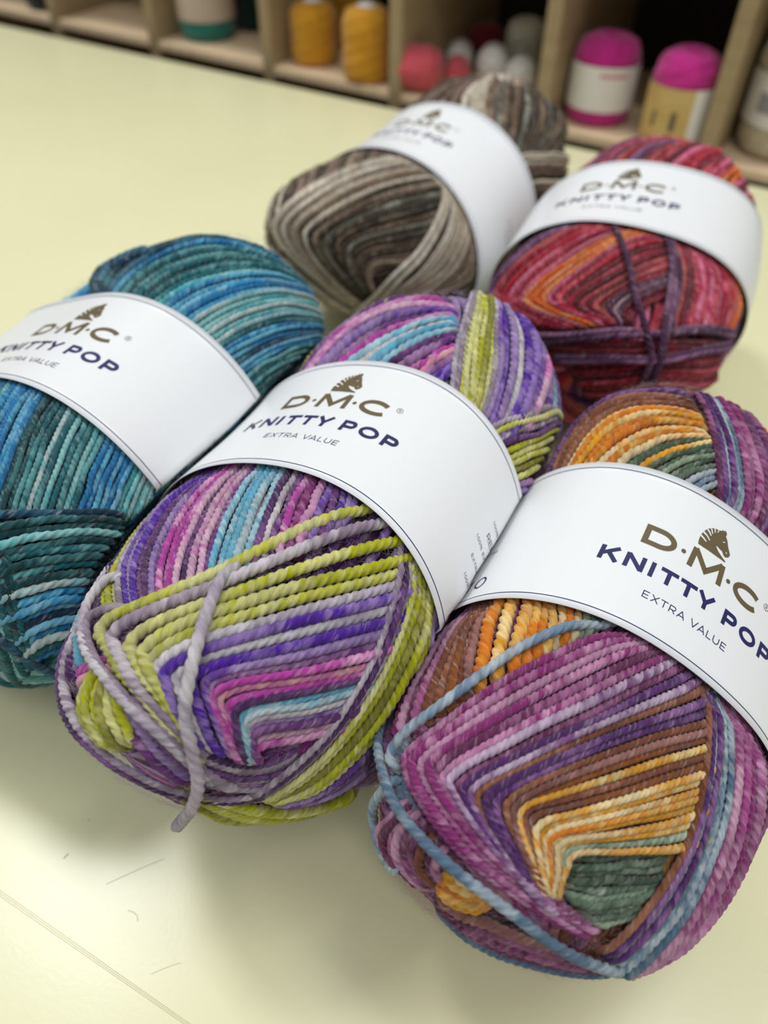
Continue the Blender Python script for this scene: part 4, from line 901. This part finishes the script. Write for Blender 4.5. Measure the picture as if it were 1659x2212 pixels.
D_MUST, D_MAG, D_TEAL, D_RED, D_WHITE, D_GREY, D_DRED, D_CREAM, D_DTEAL, D_BLACK = [dyed(n, c) for n, c in (
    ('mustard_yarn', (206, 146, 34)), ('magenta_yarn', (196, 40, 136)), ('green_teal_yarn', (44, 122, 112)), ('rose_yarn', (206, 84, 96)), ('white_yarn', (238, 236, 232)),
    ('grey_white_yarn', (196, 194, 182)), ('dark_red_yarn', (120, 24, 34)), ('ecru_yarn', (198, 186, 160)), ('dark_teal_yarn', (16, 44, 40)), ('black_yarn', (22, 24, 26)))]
M_KRAFT = noise_colour(mat('kraft_label', (190, 160, 95), 0.5), (184, 150, 84), (200, 172, 110), 60)
M_LABEL = mat('white_label', (226, 222, 220), 0.45)
M_BUFF = mat('buff_label', (196, 178, 162), 0.5)
M_GREYINK = mat('grey_ink', (150, 148, 152), 0.5)
M_ROSEINK = mat('rose_ink', (206, 150, 160), 0.5)
M_DARKINK = mat('dark_ink', (84, 78, 66), 0.5)

def standing(name, label, loc, r, h, dye, group, band=None, face=0.0, tag=False):
    """a centre-wound ball standing on its flat base: body, and where the photo shows one a paper label"""
    root = empty(name, loc, label, 'yarn', group, rz=face)
    prof = [(0.0005, 0.0), (r * 0.8, 0.0), (r * 0.96, h * 0.06), (r, h * 0.2), (r * 0.97, h * 0.5), (r, h * 0.68), (r * 0.97, h * 0.82), (r * 0.82, h * 0.94), (r * 0.5, h), (r * 0.25, h * 0.985), (r * 0.12, h * 0.93), (0.0005, h * 0.9)]
    link('yarn_body', skein_mesh('yarn_body', prof, 22, 0.035), dye, root)
    if band:
        z0, z1, material, ink = band
        lb = link('paper_label', tube_mesh('paper_label', r * 1.025, h * z0, h * z1, bulge=0.0), material, root)
        if ink is not None:
            inks = ink if isinstance(ink, list) else [ink]
            for (im, a0, a1, y0, y1) in inks:
                link('label_print', tube_mesh('label_print', r * 1.032, h * y0, h * y1, n=16, a0=a0, a1=a1), im, lb)
    if tag:
        t = link('paper_tag', skein_mesh('paper_tag', [(0.0003, 0), (r * 0.42, 0.0), (r * 0.45, 0.0012), (r * 0.2, 0.0035), (0.0003, 0.004)], 1, 0.0, rows=20), M_LABEL, root)
        t.location = (0.0, 0.0, h * 0.965)
    return root

ZS = 0.0062
# angle of the camera seen from the shelf, in a ball's own frame
def facing(x, y): return math.atan2(-y, -x)
standing('yarn_ball', 'teal yarn ball with a buff paper label inside the cubby', (-0.1571, 0.7538, ZS), 0.0238, 0.056, D_TEAL, None, band=(0.27, 0.80, M_BUFF, None))
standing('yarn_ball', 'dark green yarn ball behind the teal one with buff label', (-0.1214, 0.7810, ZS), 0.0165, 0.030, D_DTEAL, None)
standing('yarn_ball', 'mustard yarn ball beside the teal one in the next cubby', (-0.0610, 0.6871, ZS), 0.0188, 0.042, D_MUST, 'mustard yarn balls', tag=True)
standing('yarn_ball', 'mustard yarn ball beside the cubby wall next to the rose yarn', (-0.0186, 0.6479, ZS), 0.0186, 0.048, D_MUST, 'mustard yarn balls', tag=True)
standing('yarn_ball', 'shaded mustard yarn ball at the back of its cubby', (-0.0330, 0.7300, ZS), 0.0185, 0.052, D_MUST, 'mustard yarn balls')
f1 = facing(0.1438, 0.5687)
standing('yarn_ball', 'magenta yarn ball with a plain white label in the dark cubby', (0.1422, 0.5697, ZS), 0.0219, 0.0515, D_MAG, 'magenta yarn balls', band=(0.20, 0.72, M_LABEL, (M_ROSEINK, f1 - 0.1, f1 + 0.75, 0.60, 0.65)))
f2 = facing(0.1904, 0.5196)
standing('yarn_ball', 'magenta yarn ball with a kraft and white label in the dark cubby', (0.1829, 0.5270, ZS), 0.0205, 0.0545, D_MAG, 'magenta yarn balls', band=(0.10, 0.68, M_LABEL, [(M_KRAFT, f2 - 1.7, f2 + 0.42, 0.10, 0.68), (M_DARKINK, f2 - 0.15, f2 + 0.02, 0.24, 0.44), (M_DARKINK, f2 - 0.75, f2 - 0.62, 0.26, 0.42)]))
f3 = facing(0.2490, 0.5165)
standing('yarn_ball', 'ecru yarn ball with white label beyond the last cubby wall', (0.2490, 0.5165, ZS), 0.0272, 0.0720, D_CREAM, None, band=(0.26, 0.66, M_LABEL, [(M_GREYINK, f3 - 0.75, f3 - 0.2, 0.37, 0.52), (M_GREYINK, f3 - 0.3, f3 + 0.1, 0.45, 0.57)]))
standing('yarn_ball', 'black yarn ball in the cubby at the far end', (-0.3192, 0.8472, ZS), 0.0260, 0.050, D_BLACK, None)

def lying(name, label, loc, r, length, yaw, dye, group=None, tilt=0.0):
    """a small hank lying on its side with rounded ends"""
    root = empty(name, loc, label, 'yarn', group)
    L = length / 2
    prof = [(0.0004, -L), (r * 0.35, -L * 0.99), (r * 0.72, -L * 0.86), (r * 0.95, -L * 0.6), (r, -L * 0.2), (r, L * 0.2), (r * 0.95, L * 0.6), (r * 0.72, L * 0.86), (r * 0.35, L * 0.99), (0.0004, L)]
    me = skein_mesh('yarn_body', prof, 14, 0.04, n=40, rows=60)
    me.transform(Matrix.Rotation(yaw, 4, 'Z') @ Matrix.Rotation(PI / 2 + tilt, 4, 'Y'))
    zmin = min(v.co.z for v in me.vertices)
    me.transform(Matrix.Translation((0, 0, -zmin)))
    link('yarn_body', me, dye, root)
    return root
lying('yarn_hank', 'rose pink yarn hank lying nearest the mustard yarn', (0.0200, 0.6230, ZS), 0.0150, 0.036, sh_ang + 0.25, D_RED, 'rose hanks')
lying('yarn_hank', 'small rose pink yarn hank showing its round end', (0.0489, 0.6325, ZS), 0.0100, 0.030, 1.50, D_RED, 'rose hanks')
lying('yarn_hank', 'bright white yarn hank beside the small rose one', (0.0763, 0.6461, ZS), 0.0124, 0.030, 1.4, D_WHITE, 'white hanks')
lying('yarn_hank', 'bright white yarn hank beside the cubby wall', (0.0939, 0.6200, ZS), 0.0118, 0.026, 1.4, D_WHITE, 'white hanks')
lying('yarn_hank', 'shaded white yarn hank behind the small rose one', (0.0530, 0.6700, ZS), 0.0105, 0.028, 1.5, D_WHITE, 'white hanks')
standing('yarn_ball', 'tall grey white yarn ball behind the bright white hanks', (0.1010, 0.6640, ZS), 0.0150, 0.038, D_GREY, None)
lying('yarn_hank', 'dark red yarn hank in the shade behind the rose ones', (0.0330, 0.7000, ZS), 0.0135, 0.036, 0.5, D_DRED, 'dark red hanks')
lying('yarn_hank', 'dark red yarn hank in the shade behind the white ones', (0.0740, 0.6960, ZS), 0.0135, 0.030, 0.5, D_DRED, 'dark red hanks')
